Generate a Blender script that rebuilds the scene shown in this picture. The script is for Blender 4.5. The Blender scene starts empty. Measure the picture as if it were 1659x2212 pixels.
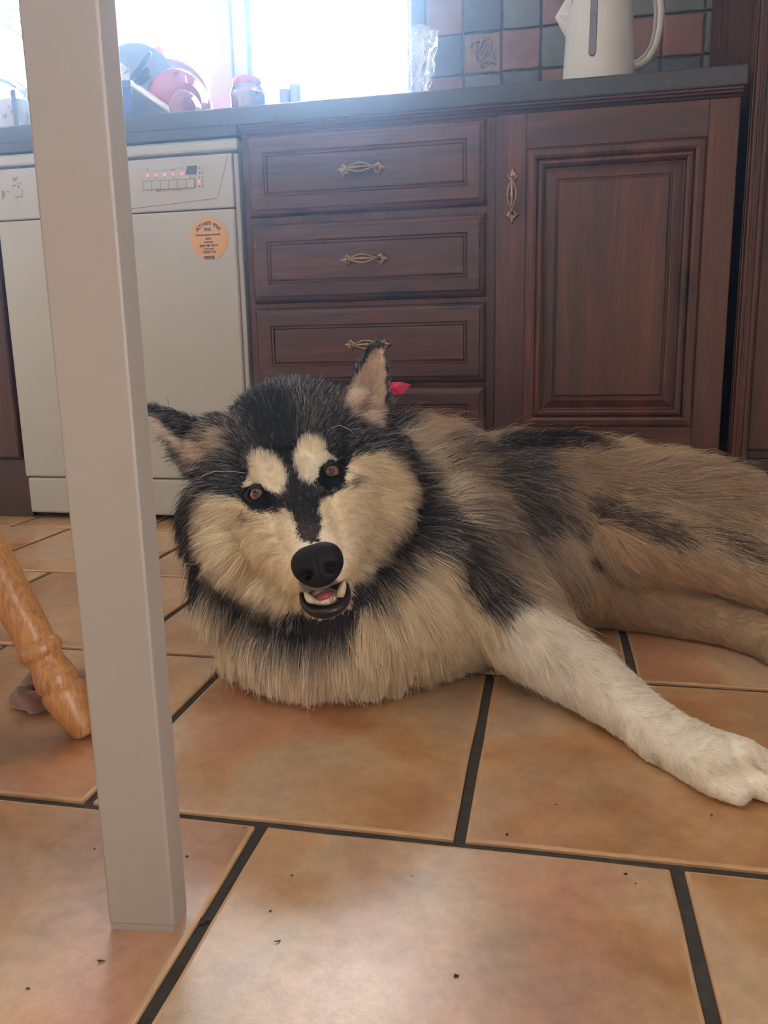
import bpy, bmesh, math, random
import numpy as np
from mathutils import Vector, Matrix
from math import sin, cos, pi, radians

# ------------------------------------------------------------------ camera
SC = bpy.context.scene
CX, CY, FPX = 829.5, 1106.0, 1738.0
CAMH = 0.401
def cam_axes():
    p, ro, ya = [radians(a) for a in (11.535, -1.161, -11.781)]
    f = np.array([sin(ya)*cos(p), cos(ya)*cos(p), -sin(p)])
    r = np.array([cos(ya), -sin(ya), 0.0])
    u = np.cross(r, f)
    c, s = cos(ro), sin(ro)
    return c*r+s*u, -s*r+c*u, f
RX, UX, FX = cam_axes()
CAMP = np.array([0.0, 0.0, CAMH])
cam = bpy.data.cameras.new('camera')
cam.sensor_fit = 'VERTICAL'; cam.sensor_height = 36.0
cam.lens = 36.0*FPX/2212.0
cam.clip_start = 0.01
camo = bpy.data.objects.new('camera', cam)
SC.collection.objects.link(camo)
camo.matrix_world = Matrix(((RX[0], UX[0], -FX[0], CAMP[0]), (RX[1], UX[1], -FX[1], CAMP[1]), (RX[2], UX[2], -FX[2], CAMP[2]), (0, 0, 0, 1)))
SC.camera = camo
# ------------------------------------------------------------------ world, lights, exposure
SC.view_settings.view_transform = 'Standard'
SC.view_settings.look = 'None'
SC.view_settings.gamma = 1.0
SC.view_settings.use_curve_mapping = False
SC.view_settings.exposure = 0.80
SKY = 21.0
w = bpy.data.worlds.new('overcast_sky'); SC.world = w; w.use_nodes = True
bg = w.node_tree.nodes['Background']
bg.inputs['Color'].default_value = (0.93, 0.975, 1.05, 1)
bg.inputs['Strength'].default_value = SKY
SC.cycles.max_bounces = 10
SC.cycles.diffuse_bounces = 6
SC.cycles.glossy_bounces = 4
SC.cycles.transparent_max_bounces = 16
SC.cycles.volume_bounces = 0
SC.cycles.sample_clamp_indirect = 6.0
SC.cycles.caustics_reflective = False
SC.cycles.caustics_refractive = False
def portal(name, loc, rot, sx, sy):
    l = bpy.data.lights.new(name, 'AREA'); l.shape = 'RECTANGLE'; l.size = sx; l.size_y = sy
    l.cycles.is_portal = True
    o = bpy.data.objects.new(name, l); SC.collection.objects.link(o)
    o.location = loc; o.rotation_euler = rot
    return o
WX0, WX1, WZ0, WZ1 = -1.95, -0.395, 0.93, 2.20       # kitchen window opening
DX0, DX1, DZ1 = -1.9, -0.6, 2.10                    # opening (y range) in the right wall for the added, unseen fill door
YB, YF = 2.37, -2.7
portal('window_portal', ((WX0+WX1)/2, YB+0.15, (WZ0+WZ1)/2), (radians(-90), 0, 0), WX1-WX0, WZ1-WZ0)
XR_ = 1.5
portal('fill_door_portal', (XR_+0.12, (DX0+DX1)/2, DZ1/2), (radians(90), 0, radians(90)), DX1-DX0, DZ1)

# ------------------------------------------------------------------ helpers
OFF = {}
def link(name, me, mat=None, parent=None, **tags):
    o = bpy.data.objects.new(name, me)
    SC.collection.objects.link(o)
    off = OFF.get(parent.name, np.zeros(3)) if parent else np.zeros(3)
    if parent:
        o.parent = parent
        if me is not None and hasattr(me, 'vertices') and np.abs(off).sum() > 0:
            me.transform(Matrix.Translation(Vector(-off)))
    OFF[o.name] = off
    if mat is not None:
        me.materials.append(mat)
    for k, v in tags.items(): o[k] = v
    return o
def thing(name, label, cat, loc, group=None):
    o = bpy.data.objects.new(name, None); SC.collection.objects.link(o)
    o.location = loc; o.empty_display_size = 0.05
    o['label'] = label; o['category'] = cat
    if group: o['group'] = group
    OFF[o.name] = np.array(loc, float)
    return o
def struct(o): o['kind'] = 'structure'; return o
class MB:
    def __init__(s): s.v = []; s.f = []; s.sm = []
    def add(s, vs, fs, smooth=False):
        n = len(s.v); s.v += [tuple(map(float, v)) for v in vs]; s.f += [tuple(i+n for i in f) for f in fs]
        s.sm += [smooth]*len(fs); return s
    def box(s, x0, x1, y0, y1, z0, z1, b=0.0):
        if b <= 0:
            v = [(x, y, z) for x in (x0, x1) for y in (y0, y1) for z in (z0, z1)]
            return s.add(v, [(0, 1, 3, 2), (4, 6, 7, 5), (0, 4, 5, 1), (2, 3, 7, 6), (0, 2, 6, 4), (1, 5, 7, 3)])
        bm = bmesh.new()
        bmesh.ops.create_cube(bm, size=1.0)
        for q in bm.verts:
            q.co = Vector(((x0+x1)/2+q.co.x*(x1-x0), (y0+y1)/2+q.co.y*(y1-y0), (z0+z1)/2+q.co.z*(z1-z0)))
        bmesh.ops.bevel(bm, geom=list(bm.edges)+list(bm.verts), offset=b, segments=2, affect='EDGES', profile=0.5)
        return s.bm(bm)
    def bm(s, bm, smooth=False):
        bm.verts.ensure_lookup_table()
        s.add([q.co for q in bm.verts], [tuple(q.index for q in f.verts) for f in bm.faces], smooth); bm.free(); return s
    def tube(s, pts, rad, n=10, cap=True, smooth=True, flat=1.0):
        pts = [Vector(p) for p in pts]
        if not hasattr(rad, '__len__'): rad = [rad]*len(pts)
        T = [(pts[min(i+1, len(pts)-1)]-pts[max(i-1, 0)]).normalized() for i in range(len(pts))]
        a = Vector((0, 0, 1)) if abs(T[0].z) < 0.9 else Vector((1, 0, 0))
        N = (a-T[0]*a.dot(T[0])).normalized(); vs = []
        for i, p in enumerate(pts):
            N = (N-T[i]*N.dot(T[i])).normalized(); B = T[i].cross(N)
            for k in range(n):
                t = 2*pi*k/n; vs.append(p+(N*cos(t)+B*sin(t)*flat)*rad[i])
        fs = []
        for i in range(len(pts)-1):
            for k in range(n):
                fs.append((i*n+k, i*n+(k+1) % n, (i+1)*n+(k+1) % n, (i+1)*n+k))
        if cap:
            fs.append(tuple(range(n))[::-1]); fs.append(tuple((len(pts)-1)*n+k for k in range(n)))
        return s.add(vs, fs, smooth)
    def lathe(s, prof, c=(0, 0, 0), axis=(0, 0, 1), n=32, smooth=True, sx=1.0, sy=1.0, cap=True):
        ax = Vector(axis).normalized(); a = Vector((1, 0, 0)) if abs(ax.x) < 0.9 else Vector((0, 1, 0))
        U = (a-ax*a.dot(ax)).normalized(); V = ax.cross(U); c = Vector(c); vs = []
        for r, h in prof:
            for k in range(n):
                t = 2*pi*k/n; vs.append(c+ax*h+U*(r*cos(t)*sx)+V*(r*sin(t)*sy))
        fs = []
        for i in range(len(prof)-1):
            for k in range(n):
                fs.append((i*n+k, i*n+(k+1) % n, (i+1)*n+(k+1) % n, (i+1)*n+k))
        if cap:
            if prof[0][0] > 1e-6: fs.append(tuple(range(n))[::-1])
            if prof[-1][0] > 1e-6: fs.append(tuple((len(prof)-1)*n+k for k in range(n)))
        return s.add(vs, fs, smooth)
    def ball(s, c, r, seg=16, rings=10, M=None):
        rx, ry, rz = (r, r, r) if not hasattr(r, '__len__') else r
        vs = []; fs = []
        for i in range(rings+1):
            ph = pi*i/rings
            for k in range(seg):
                t = 2*pi*k/seg; v = Vector((rx*sin(ph)*cos(t), ry*sin(ph)*sin(t), rz*cos(ph)))
                if M is not None: v = M @ v
                vs.append(Vector(c)+v)
        for i in range(rings):
            for k in range(seg):
                fs.append((i*seg+k, (i+1)*seg+k, (i+1)*seg+(k+1) % seg, i*seg+(k+1) % seg))
        return s.add(vs, fs, True)
    def rings(s, x0, x1, z0, z1, prof, yf, back=None):
        """nested mitred rectangles facing -Y: prof = [(inset, depth towards the room)]; yf = plane"""
        vs = []; fs = []
        for ins, d in prof:
            for x, z in ((x0+ins, z0+ins), (x1-ins, z0+ins), (x1-ins, z1-ins), (x0+ins, z1-ins)):
                vs.append((x, yf-d, z))
        for i in range(len(prof)-1):
            for k in range(4):
                fs.append((i*4+k, i*4+(k+1) % 4, (i+1)*4+(k+1) % 4, (i+1)*4+k))
        n = len(prof)-1
        fs.append((n*4, n*4+1, n*4+2, n*4+3))
        return s.add(vs, fs)
    def build(s, name, mat, parent=None, **tags):
        me = bpy.data.meshes.new(name)
        me.from_pydata(s.v, [], s.f)
        me.polygons.foreach_set('use_smooth', s.sm)
        me.validate(); me.update()
        return link(name, me, mat, parent, **tags)
def fix_normals(o):
    bm = bmesh.new(); bm.from_mesh(o.data)
    bmesh.ops.remove_doubles(bm, verts=bm.verts, dist=1e-6)
    bmesh.ops.recalc_face_normals(bm, faces=bm.faces); bm.to_mesh(o.data); bm.free(); return o
def ray(x, y): return (x-CX)/FPX*RX-(y-CY)/FPX*UX+FX
def onY(x, y, Y): d = ray(x, y); return CAMP+d*(Y/d[1])
def onZ(x, y, Z=0.0): d = ray(x, y); return CAMP+d*((Z-CAMH)/d[2])
def dep(x, y, t): return CAMP+ray(x, y)*t

# ------------------------------------------------------------------ materials
class NT:
    def __init__(s, name):
        s.m = bpy.data.materials.new(name); s.m.use_nodes = True; s.t = s.m.node_tree
        s.p = s.t.nodes['Principled BSDF']; s.out = s.t.nodes['Material Output']
    def n(s, typ, **kw):
        q = s.t.nodes.new(typ)
        for k, v in kw.items(): setattr(q, k, v)
        return q
    def l(s, a, b): s.t.links.new(a, b)
    def ramp(s, src, stops):
        r = s.n('ShaderNodeValToRGB'); cr = r.color_ramp; e = cr.elements
        full = lambda c: (*c, 1) if len(c) == 3 else c
        e[0].position = stops[0][0]; e[0].color = full(stops[0][1]); e[1].position = stops[-1][0]; e[1].color = full(stops[-1][1])
        for p, c in stops[1:-1]:
            q = e.new(p); q.color = full(c)
        s.l(src, r.inputs[0]); return r.outputs[0]
    def coords(s, scale=(1, 1, 1), rnd=False):
        tc = s.n('ShaderNodeTexCoord'); mp = s.n('ShaderNodeMapping')
        mp.inputs['Scale'].default_value = scale; s.l(tc.outputs['Object'], mp.inputs[0])
        if rnd:
            oi = s.n('ShaderNodeObjectInfo'); mul = s.n('ShaderNodeVectorMath', operation='MULTIPLY')
            mul.inputs[1].default_value = (37.0, 91.0, 53.0); s.l(oi.outputs['Random'], mul.inputs[0])
            s.l(mul.outputs[0], mp.inputs['Location'])
        return mp.outputs[0]
    def noise(s, vec, sc, det=4, rough=0.55, dist=0.0):
        q = s.n('ShaderNodeTexNoise'); q.inputs['Scale'].default_value = sc; q.inputs['Detail'].default_value = det
        q.inputs['Roughness'].default_value = rough; q.inputs['Distortion'].default_value = dist
        s.l(vec, q.inputs['Vector']); return q.outputs['Fac']
    def mix(s, f, a, b, mode='MIX'):
        q = s.n('ShaderNodeMix', data_type='RGBA', blend_type=mode)
        for i, v in ((0, f), (6, a), (7, b)):
            if isinstance(v, (int, float)): q.inputs[i].default_value = v
            elif isinstance(v, tuple): q.inputs[i].default_value = (*v, 1)
            else: s.l(v, q.inputs[i])
        return q.outputs[2]
    def bump(s, h, st, dist=0.001):
        b = s.n('ShaderNodeBump'); b.inputs['Strength'].default_value = st; b.inputs['Distance'].default_value = dist
        s.l(h, b.inputs['Height']); s.l(b.outputs[0], s.p.inputs['Normal'])
    def set(s, **kw):
        for k, v in kw.items():
            i = s.p.inputs[k.replace('_', ' ')]
            if isinstance(v, tuple): i.default_value = (*v, 1)
            elif isinstance(v, (int, float)): i.default_value = v
            else: s.l(v, i)
        return s.m
def plain(name, col, rough=0.5, metal=0.0, var=0.06, vscale=6.0, **kw):
    n = NT(name); c = n.coords(); f = n.noise(c, vscale)
    lo = tuple(max(0, x*(1-var)) for x in col); hi = tuple(min(1, x*(1+var)) for x in col)
    return n.set(Base_Color=n.ramp(f, [(0.3, lo), (0.7, hi)]), Roughness=rough, Metallic=metal, **kw)
def wood(name, c1, c2, c3, axis='Z', rough=0.46, scale=1.0, coat=0.2):
    n = NT(name)
    s = {'Z': (14, 14, 0.9), 'X': (0.9, 14, 14), 'Y': (14, 0.9, 14)}[axis]
    v = n.coords(tuple(a*scale for a in s), rnd=True)
    f = n.noise(v, 1.3, 6, 0.6, 1.2)
    col = n.ramp(f, [(0.25, c1), (0.5, c2), (0.75, c3)])
    v2 = n.coords(tuple(a*scale*5 for a in s), rnd=True)
    g = n.noise(v2, 2.2, 3, 0.7, 0.2)
    col = n.mix(n.ramp(g, [(0.35, (0.55, 0.55, 0.55)), (0.6, (1, 1, 1))]), (0, 0, 0), col)
    # knots
    v3 = n.coords(tuple({'Z': (5, 5, 2.6), 'X': (2.6, 5, 5), 'Y': (5, 2.6, 5)}[axis]), rnd=True)
    vo = n.n('ShaderNodeTexVoronoi'); vo.inputs['Scale'].default_value = 1.25; n.l(v3, vo.inputs['Vector'])
    k = n.ramp(vo.outputs['Distance'], [(0.09, (0.25, 0.2, 0.19)), (0.19, (1, 1, 1))])
    col = n.mix(1.0, col, k, 'MULTIPLY')
    n.bump(g, 0.12, 0.0006)
    return n.set(Base_Color=col, Roughness=rough, Coat_Weight=coat, Coat_Roughness=0.25)
WOODV = wood('dark_pine_vertical', (0.032, 0.010, 0.007), (0.078, 0.021, 0.011), (0.150, 0.041, 0.018), 'Z')
WOODH = wood('dark_pine_horizontal', (0.032, 0.010, 0.007), (0.076, 0.023, 0.012), (0.140, 0.043, 0.020), 'X')
WOODD = wood('dark_pine_deep', (0.030, 0.011, 0.008), (0.055, 0.02, 0.012), (0.08, 0.028, 0.016), 'Z')  # darker pine for plinths, side beads and door backing
BEECH = wood('honey_beech', (0.43, 0.19, 0.06), (0.50, 0.23, 0.075), (0.55, 0.265, 0.095), 'Z', rough=0.42, scale=2.2, coat=0.12)
WHITE_ENAMEL = plain('white_enamel', (0.44, 0.47, 0.465), 0.35, var=0.03)
GREY_SEAM = plain('grey_seam', (0.09, 0.10, 0.13), 0.6)
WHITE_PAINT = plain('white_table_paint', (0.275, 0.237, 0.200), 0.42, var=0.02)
UPVC = plain('white_upvc', (0.46, 0.46, 0.52), 0.3, var=0.02)
WALLP = plain('cream_wall_paint', (0.72, 0.67, 0.60), 0.8, var=0.03)
WALLW = plain('white_ceiling_paint', (0.78, 0.76, 0.72), 0.8, var=0.02)
GROUTF = plain('dark_floor_grout', (0.055, 0.050, 0.046), 0.85, var=0.3, vscale=120)
GROUTW = plain('grey_wall_grout', (0.15, 0.15, 0.165), 0.85, var=0.2, vscale=60)
BLACKP = plain('black_plastic', (0.012, 0.014, 0.018), 0.3)
def worktop_mat():
    n = NT('slate_laminate'); c = n.coords(); f = n.noise(c, 60, 5, 0.7); g = n.noise(c, 3.0, 4)
    col = n.mix(g, (0.030, 0.036, 0.048), (0.055, 0.065, 0.085))
    col = n.mix(n.ramp(f, [(0.55, (0, 0, 0)), (0.75, (0.5, 0.5, 0.5))]), col, (0.09, 0.10, 0.12))
    n.bump(f, 0.1, 0.0005)
    return n.set(Base_Color=col, Roughness=0.42)
WORKTOP = worktop_mat()
def floor_tile_mat():
    n = NT('terracotta_tile_glaze'); c = n.coords((1, 1, 1), rnd=True)
    a = n.noise(c, 5.5, 3, 0.5, 0.6); b = n.noise(n.coords((1.0, 0.55, 1), rnd=True), 6.5, 3, 0.5, 0.0)
    d = n.noise(c, 60.0, 4, 0.7)
    oi = n.n('ShaderNodeObjectInfo')
    col = n.ramp(a, [(0.28, (0.24, 0.115, 0.045)), (0.40, (0.46, 0.235, 0.095)), (0.50, (0.56, 0.345, 0.18)), (0.60, (0.60, 0.43, 0.27)), (0.74, (0.46, 0.37, 0.27))])
    red = n.ramp(b, [(0.50, (0, 0, 0)), (0.74, (0.85, 0.85, 0.85))])
    col = n.mix(red, col, (0.54, 0.235, 0.145))
    grey = n.ramp(n.noise(n.coords((1.3, 0.8, 1), rnd=True), 4.2, 3), [(0.50, (0, 0, 0)), (0.72, (0.7, 0.7, 0.7))])
    col = n.mix(grey, col, (0.30, 0.235, 0.165))
    fine = n.ramp(d, [(0.35, (0.86, 0.86, 0.86)), (0.65, (1.1, 1.1, 1.1))])
    col = n.mix(1.0, col, fine, 'MULTIPLY')
    n.bump(n.noise(c, 260.0, 3, 0.6), 0.22, 0.0006)
    rg = n.ramp(b, [(0.3, (0.24, 0.24, 0.24)), (0.7, (0.36, 0.36, 0.36))])
    return n.set(Base_Color=col, Roughness=0.31, Specular_IOR_Level=0.75, Coat_Weight=0.25, Coat_Roughness=0.30)
FTILE = floor_tile_mat()
def edge_tile_mat():
    return plain('pale_tile_edge', (0.56, 0.36, 0.20), 0.45, var=0.15, vscale=30)
FEDGE = edge_tile_mat()
def wall_tile_mat(name, c):
    n = NT(name); v = n.coords((1, 1, 1), rnd=True); a = n.noise(v, 14, 4, 0.6)
    lo = tuple(x*0.8 for x in c); hi = tuple(x*1.18 for x in c)
    n.bump(n.noise(v, 40, 4), 0.3, 0.001)
    return n.set(Base_Color=n.ramp(a, [(0.3, lo), (0.7, hi)]), Roughness=0.45)
WT = [wall_tile_mat('terracotta_wall_tile', (0.24, 0.125, 0.10)), wall_tile_mat('slate_blue_wall_tile', (0.085, 0.11, 0.145)), wall_tile_mat('sage_grey_wall_tile', (0.15, 0.175, 0.19)), wall_tile_mat('sand_wall_tile', (0.26, 0.16, 0.11))]
def glass_mat(name, col=(1, 1, 1), tr=0.92, rough=0.02):
    n = NT(name); t = n.n('ShaderNodeBsdfTransparent'); t.inputs[0].default_value = (*col, 1)
    g = n.n('ShaderNodeBsdfGlossy'); g.inputs['Roughness'].default_value = rough
    m = n.n('ShaderNodeMixShader'); fr = n.n('ShaderNodeFresnel'); fr.inputs[0].default_value = 1.45
    mx = n.n('ShaderNodeMath', operation='MAXIMUM'); mx.inputs[1].default_value = 1-tr; n.l(fr.outputs[0], mx.inputs[0])
    n.l(mx.outputs[0], m.inputs[0]); n.l(t.outputs[0], m.inputs[1]); n.l(g.outputs[0], m.inputs[2]); n.l(m.outputs[0], n.out.inputs[0]); return n.m
GLASS = glass_mat('window_glass', tr=0.96)
BRONZE = plain('antique_bronze', (0.30, 0.22, 0.15), 0.32, metal=0.9, var=0.3, vscale=80)

# ------------------------------------------------------------------ setting: floor
rnd = random.Random(7)
XL, XR = -2.6, 1.5
fl = MB().box(XL, XR, YF, YB, -0.05, -0.004).build('floor', GROUTF); struct(fl)
PY, PX, Y0, G = 0.3564, 0.3405, 0.5943, 0.0105
tile_meshes = []
def tile_mesh(w, d, jit):
    """one ceramic floor tile: flat top, rounded lip, slightly uneven edge"""
    n = 6; prof = [(0.0, -0.004), (0.0, -0.0014), (0.0010, -0.0003), (0.0032, 0.0)]
    outline = []
    cs = [(-w/2, -d/2), (w/2, -d/2), (w/2, d/2), (-w/2, d/2)]
    for k in range(4):
        a, b = cs[k], cs[(k+1) % 4]
        for i in range(n):
            t = i/n; outline.append((a[0]+(b[0]-a[0])*t+(rnd.uniform(-jit, jit)), a[1]+(b[1]-a[1])*t+rnd.uniform(-jit, jit)))
    N = len(outline); vs = []; fs = []; mi = []
    for ins, z in prof:
        for x, y in outline: vs.append((x*(1-2*ins/w), y*(1-2*ins/d), z))
    for i in range(len(prof)-1):
        for k in range(N):
            fs.append((i*N+k, i*N+(k+1) % N, (i+1)*N+(k+1) % N, (i+1)*N+k)); mi.append(1 if i < 3 else 0)
    fs.append(tuple((len(prof)-1)*N+k for k in range(N))); mi.append(0)
    me = bpy.data.meshes.new('tile'); me.from_pydata(vs, [], fs); me.materials.append(FTILE); me.materials.append(FEDGE)
    me.polygons.foreach_set('material_index', mi); me.update(); return me
for k in range(6): tile_meshes.append(tile_mesh(PX-G, PY-G, 0.0007))
def add_tile(x, y, me=None):
    o = bpy.data.objects.new('tile', me or tile_meshes[rnd.randrange(6)]); SC.collection.objects.link(o)
    o.parent = fl; o.location = (x, y, rnd.uniform(-0.0004, 0.0002)); return o
row_phase = {0: 0.104, 1: -0.0665, 2: 0.107, 3: -0.078, 4: 0.10}
for r in range(-9, 6):
    y1 = Y0+r*PY; y0 = y1-PY          # row between y0 and y1
    ph = row_phase.get(r, 0.104 if r % 2 == 0 else -0.0665)
    if y0 > 2.3: continue
    for c in range(-9, 6):
        x0 = ph+c*PX; xc = x0+PX/2; yc = (y0+y1)/2
        if xc-PX/2 < XL+0.02 or xc+PX/2 > XR: continue
        if yc+PY/2 > 1.98 and False: continue
        add_tile(xc, yc)

# ------------------------------------------------------------------ room shell
TH = 0.25
wb = MB()
wb.box(XL, WX0, YB, YB+TH, 0, 2.4); wb.box(WX1, XR, YB, YB+TH, 0, 2.4)
wb.box(WX0, WX1, YB, YB+TH, 0, WZ0); wb.box(WX0, WX1, YB, YB+TH, WZ1, 2.4)
wall_back = struct(wb.build('wall_back', WALLP))
struct(MB().box(XL-TH, XL, YF-TH, YB+TH, 0, 2.4).build('wall_left', WALLP))
wr = MB(); wr.box(XR, XR+TH, YF-TH, DX0, 0, 2.4); wr.box(XR, XR+TH, DX1, YB+TH, 0, 2.4); wr.box(XR, XR+TH, DX0, DX1, DZ1, 2.4)
struct(wr.build('wall_right', WALLP))
struct(MB().box(XL, XR, YF-TH, YF, 0, 2.4).build('wall_front', WALLP))
struct(MB().box(XL-TH, XR+TH, YF-TH, YB+TH, 2.4, 2.5).build('ceiling', WALLW))
# grout bed behind wall tiles + tiles, each its own piece
gb = MB().box(WX1+0.005, 0.62, YB-0.004, YB-0.0005, 0.91, 2.0).build('grout_bed', GROUTW, wall_back)
def wall_tile(x0, x1, z0, z1, mi):
    j = lambda: rnd.uniform(-0.0016, 0.0016)
    w, h = x1-x0, z1-z0; c = ((x0+x1)/2, (z0+z1)/2)
    out = []
    cs = [(x0, z0), (x1, z0), (x1, z1), (x0, z1)]
    for k in range(4):
        a, b = cs[k], cs[(k+1) % 4]
        for i in range(3): out.append((a[0]+(b[0]-a[0])*i/3+j(), a[1]+(b[1]-a[1])*i/3+j()))
    vs = []; fs = []; N = len(out)
    for s_, d in ((1.0, 0.0), (1.0, 0.006), (0.965, 0.0095), (0.9, 0.0100)):
        for x, z in out: vs.append((c[0]+(x-c[0])*s_, YB-0.004-d, c[1]+(z-c[1])*s_))
    for i in range(3):
        for k in range(N): fs.append((i*N+k, i*N+(k+1) % N, (i+1)*N+(k+1) % N, (i+1)*N+k))
    fs.append(tuple(3*N+k for k in range(N)))
    return MB().add(vs, fs, False).build('tile', WT[mi], wall_back)
pat = {(0, 3): 0, (1, 3): 1, (2, 3): 2, (3, 3): 0, (0, 2): 1, (1, 2): 3, (2, 2): 0, (3, 2): 2, (0, 1): 0, (1, 1): 2, (2, 1): 1, (3, 1): 3, (4, 3): 1, (4, 2): 0, (5, 2): 0, (5, 3): 2, (4, 1): 2, (5, 1): 1, (6, 1): 1, (6, 2): 0, (6, 3): 2}
TP = 0.1015; TX0 = -0.347; TZ0 = 1.116
for i in range(-1, 9):
    for k in range(-1, 6):
        x0 = TX0+i*TP; x1 = x0+TP-0.005; z0 = TZ0+(k-2)*TP+0.002; z1 = z0+TP-0.005
        if i == -1: x0 = WX1+0.006
        mi = pat.get((i, k), 1 if i == -1 else rnd.randrange(4))
        t = wall_tile(x0, x1, z0, z1, mi)
        if (i, k) == (1, 2):
            t['label'] = 'sand tile with raised oriental character'
            b = MB(); P = lambda u, v, d=0.0115: (x0+u*(x1-x0), YB-0.004-d, z0+v*(z1-z0))
            strokes = [[(.18, .76), (.42, .80)], [(.34, .90), (.36, .32)], [(.20, .52), (.44, .60)], [(.22, .80), (.17, .66)],
                       [(.52, .88), (.48, .70), (.44, .62)], [(.52, .80), (.68, .86), (.74, .72), (.70, .52), (.58, .38)], [(.60, .74), (.52, .56), (.44, .46)], [(.66, .66), (.60, .50), (.48, .36)],
                       [(.40, .28), (.55, .34), (.50, .22), (.66, .26)], [(.62, .20), (.80, .24), (.86, .16)], [(.44, .20), (.56, .12)], [(.84, .60), (.80, .42), (.86, .30)]]
            for s_ in strokes: b.tube([P(*q) for q in s_], [0.0034]*len(s_), 6)
            b.build('relief', WT[3], t)
# ------------------------------------------------------------------ window
wf = MB(); YW = YB+0.06
win = struct(MB().box(WX0, WX1, YW, YW+0.05, WZ0, WZ0+0.055).box(WX0, WX1, YW, YW+0.05, WZ1-0.055, WZ1).box(WX0, WX0+0.05, YW, YW+0.05, WZ0+0.055, WZ1-0.055).box(WX1-0.018, WX1, YW, YW+0.05, WZ0+0.055, WZ1-0.055).build('window_1', UPVC))
mu = MB().box(-0.995, -0.930, YW-0.012, YW+0.045, WZ0+0.05, WZ1-0.05, 0.004).box(-0.928, -0.885, YW-0.004, YW+0.05, WZ0+0.05, WZ1-0.05, 0.004)
mu.build('mullion', UPVC, win)
MB().box(-0.883, -0.872, YW+0.004, YW+0.04, WZ0+0.05, WZ1-0.05).build('gasket', plain('blue_grey_gasket', (0.16, 0.2, 0.3), 0.5), win)
MB().box(-0.995+0.0-0.012, -0.997, YW+0.0, YW+0.04, WZ0+0.05, WZ1-0.05).build('bead', UPVC, win)
MB().box(-1.90, -1.007, YW+0.02, YW+0.026, WZ0+0.055, WZ1-0.055).build('pane', GLASS, win)
MB().box(-0.872, WX1-0.018, YW+0.02, YW+0.026, WZ0+0.055, WZ1-0.055).build('pane', GLASS, win)
MB().box(WX0, WX1, YB-0.0, YW, WZ0-0.02, WZ0-0.0005, 0.002).build('sill', UPVC, win)
# unseen glazed door, added in the right-hand wall for fill light
DM = (DX0+DX1)/2; X0, X1 = XR+0.04, XR+0.10
dr = struct(MB().box(X0, X1, DX0, DX0+0.07, 0, DZ1).box(X0, X1, DX1-0.07, DX1, 0, DZ1).box(X0, X1, DX0+0.07, DX1-0.07, DZ1-0.07, DZ1).box(X0, X1, DX0+0.07, DX1-0.07, 0, 0.09).box(X0, X1, DM-0.03, DM+0.03, 0.09, DZ1-0.07).build('fill_door', UPVC))
MB().box(X0+0.02, X0+0.026, DX0+0.07, DM-0.03, 0.09, DZ1-0.07).build('pane', GLASS, dr)
MB().box(X0+0.02, X0+0.026, DM+0.03, DX1-0.07, 0.09, DZ1-0.07).build('pane', GLASS, dr)

# ------------------------------------------------------------------ kitchen run
YC = 1.75                                   # worktop front
wt = MB().box(-2.3, 0.352, YC, YB-0.0145, 0.873, 0.910, 0.004).build('worktop', WORKTOP)
wt['label'] = 'dark slate grey worktop running under the window over dishwasher and drawers'; wt['category'] = 'worktop'
MB().box(-2.3, -0.671, YC+0.001, YC+0.03, 0.8535, 0.8735, 0.001).build('edge_strip', WORKTOP, wt)
def handle(parent, x, z, y, vertical=False):
    """ornate bronze bow handle: two leaf plates and a split bowed grip"""
    b = MB(); L = 0.056
    def P(a, c, d):   # a along, c across, d out
        return (x+c, y-d, z+a) if vertical else (x+a, y-d, z+c)
    for s in (-1, 1):
        pts = [(0.056, 0), (0.047, 0.006), (0.041, 0.012), (0.037, 0.0165), (0.034, 0.011), (0.029, 0.009), (0.026, 0.004), (0.024, 0),
               (0.026, -0.004), (0.029, -0.009), (0.034, -0.011), (0.037, -0.0165), (0.041, -0.012), (0.047, -0.006)]
        vs = [P(s*a, c, 0.0) for a, c in pts]+[P(s*(0.037+(a-0.037)*0.82), c*0.72, 0.004) for a, c in pts]+[P(s*0.038, 0, 0.0062)]
        n = len(pts); fs = [(k, (k+1) % n, n+(k+1) % n, n+k) for k in range(n)]+[(n+k, n+(k+1) % n, 2*n) for k in range(n)]
        b.add(vs, fs, False)
        b.tube([P(s*0.034, 0.003, 0.005), P(s*0.041, 0.007, 0.0062), P(s*0.046, 0.003, 0.0052)], [0.0012, 0.002, 0.0008], 6)
        b.tube([P(s*0.034, -0.003, 0.005), P(s*0.041, -0.007, 0.0062), P(s*0.046, -0.003, 0.0052)], [0.0012, 0.002, 0.0008], 6)
        b.tube([P(s*0.034, 0, 0.004), P(s*0.031, 0, 0.012), P(s*0.026, 0, 0.018)], [0.005, 0.0042, 0.0036], 8)
    for c in (-1, 1):
        b.tube([P(a, c*0.0085*cos(a/0.029*pi/2)**1.0, 0.017+0.004*cos(a/0.03*pi/2)) for a in [q*0.0275/6 for q in range(-6, 7)]], 0.0019, 8)
    b.tube([P(a, 0, 0.018+0.003*cos(a/0.03*pi/2)) for a in [q*0.0275/4 for q in range(-4, 5)]], [0.001, 0.002, 0.003, 0.0022, 0.0036, 0.0022, 0.003, 0.002, 0.001], 8)
    return fix_normals(b.build('handle', BRONZE, parent))
YD = YC+0.022                                # carcass front plane
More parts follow.
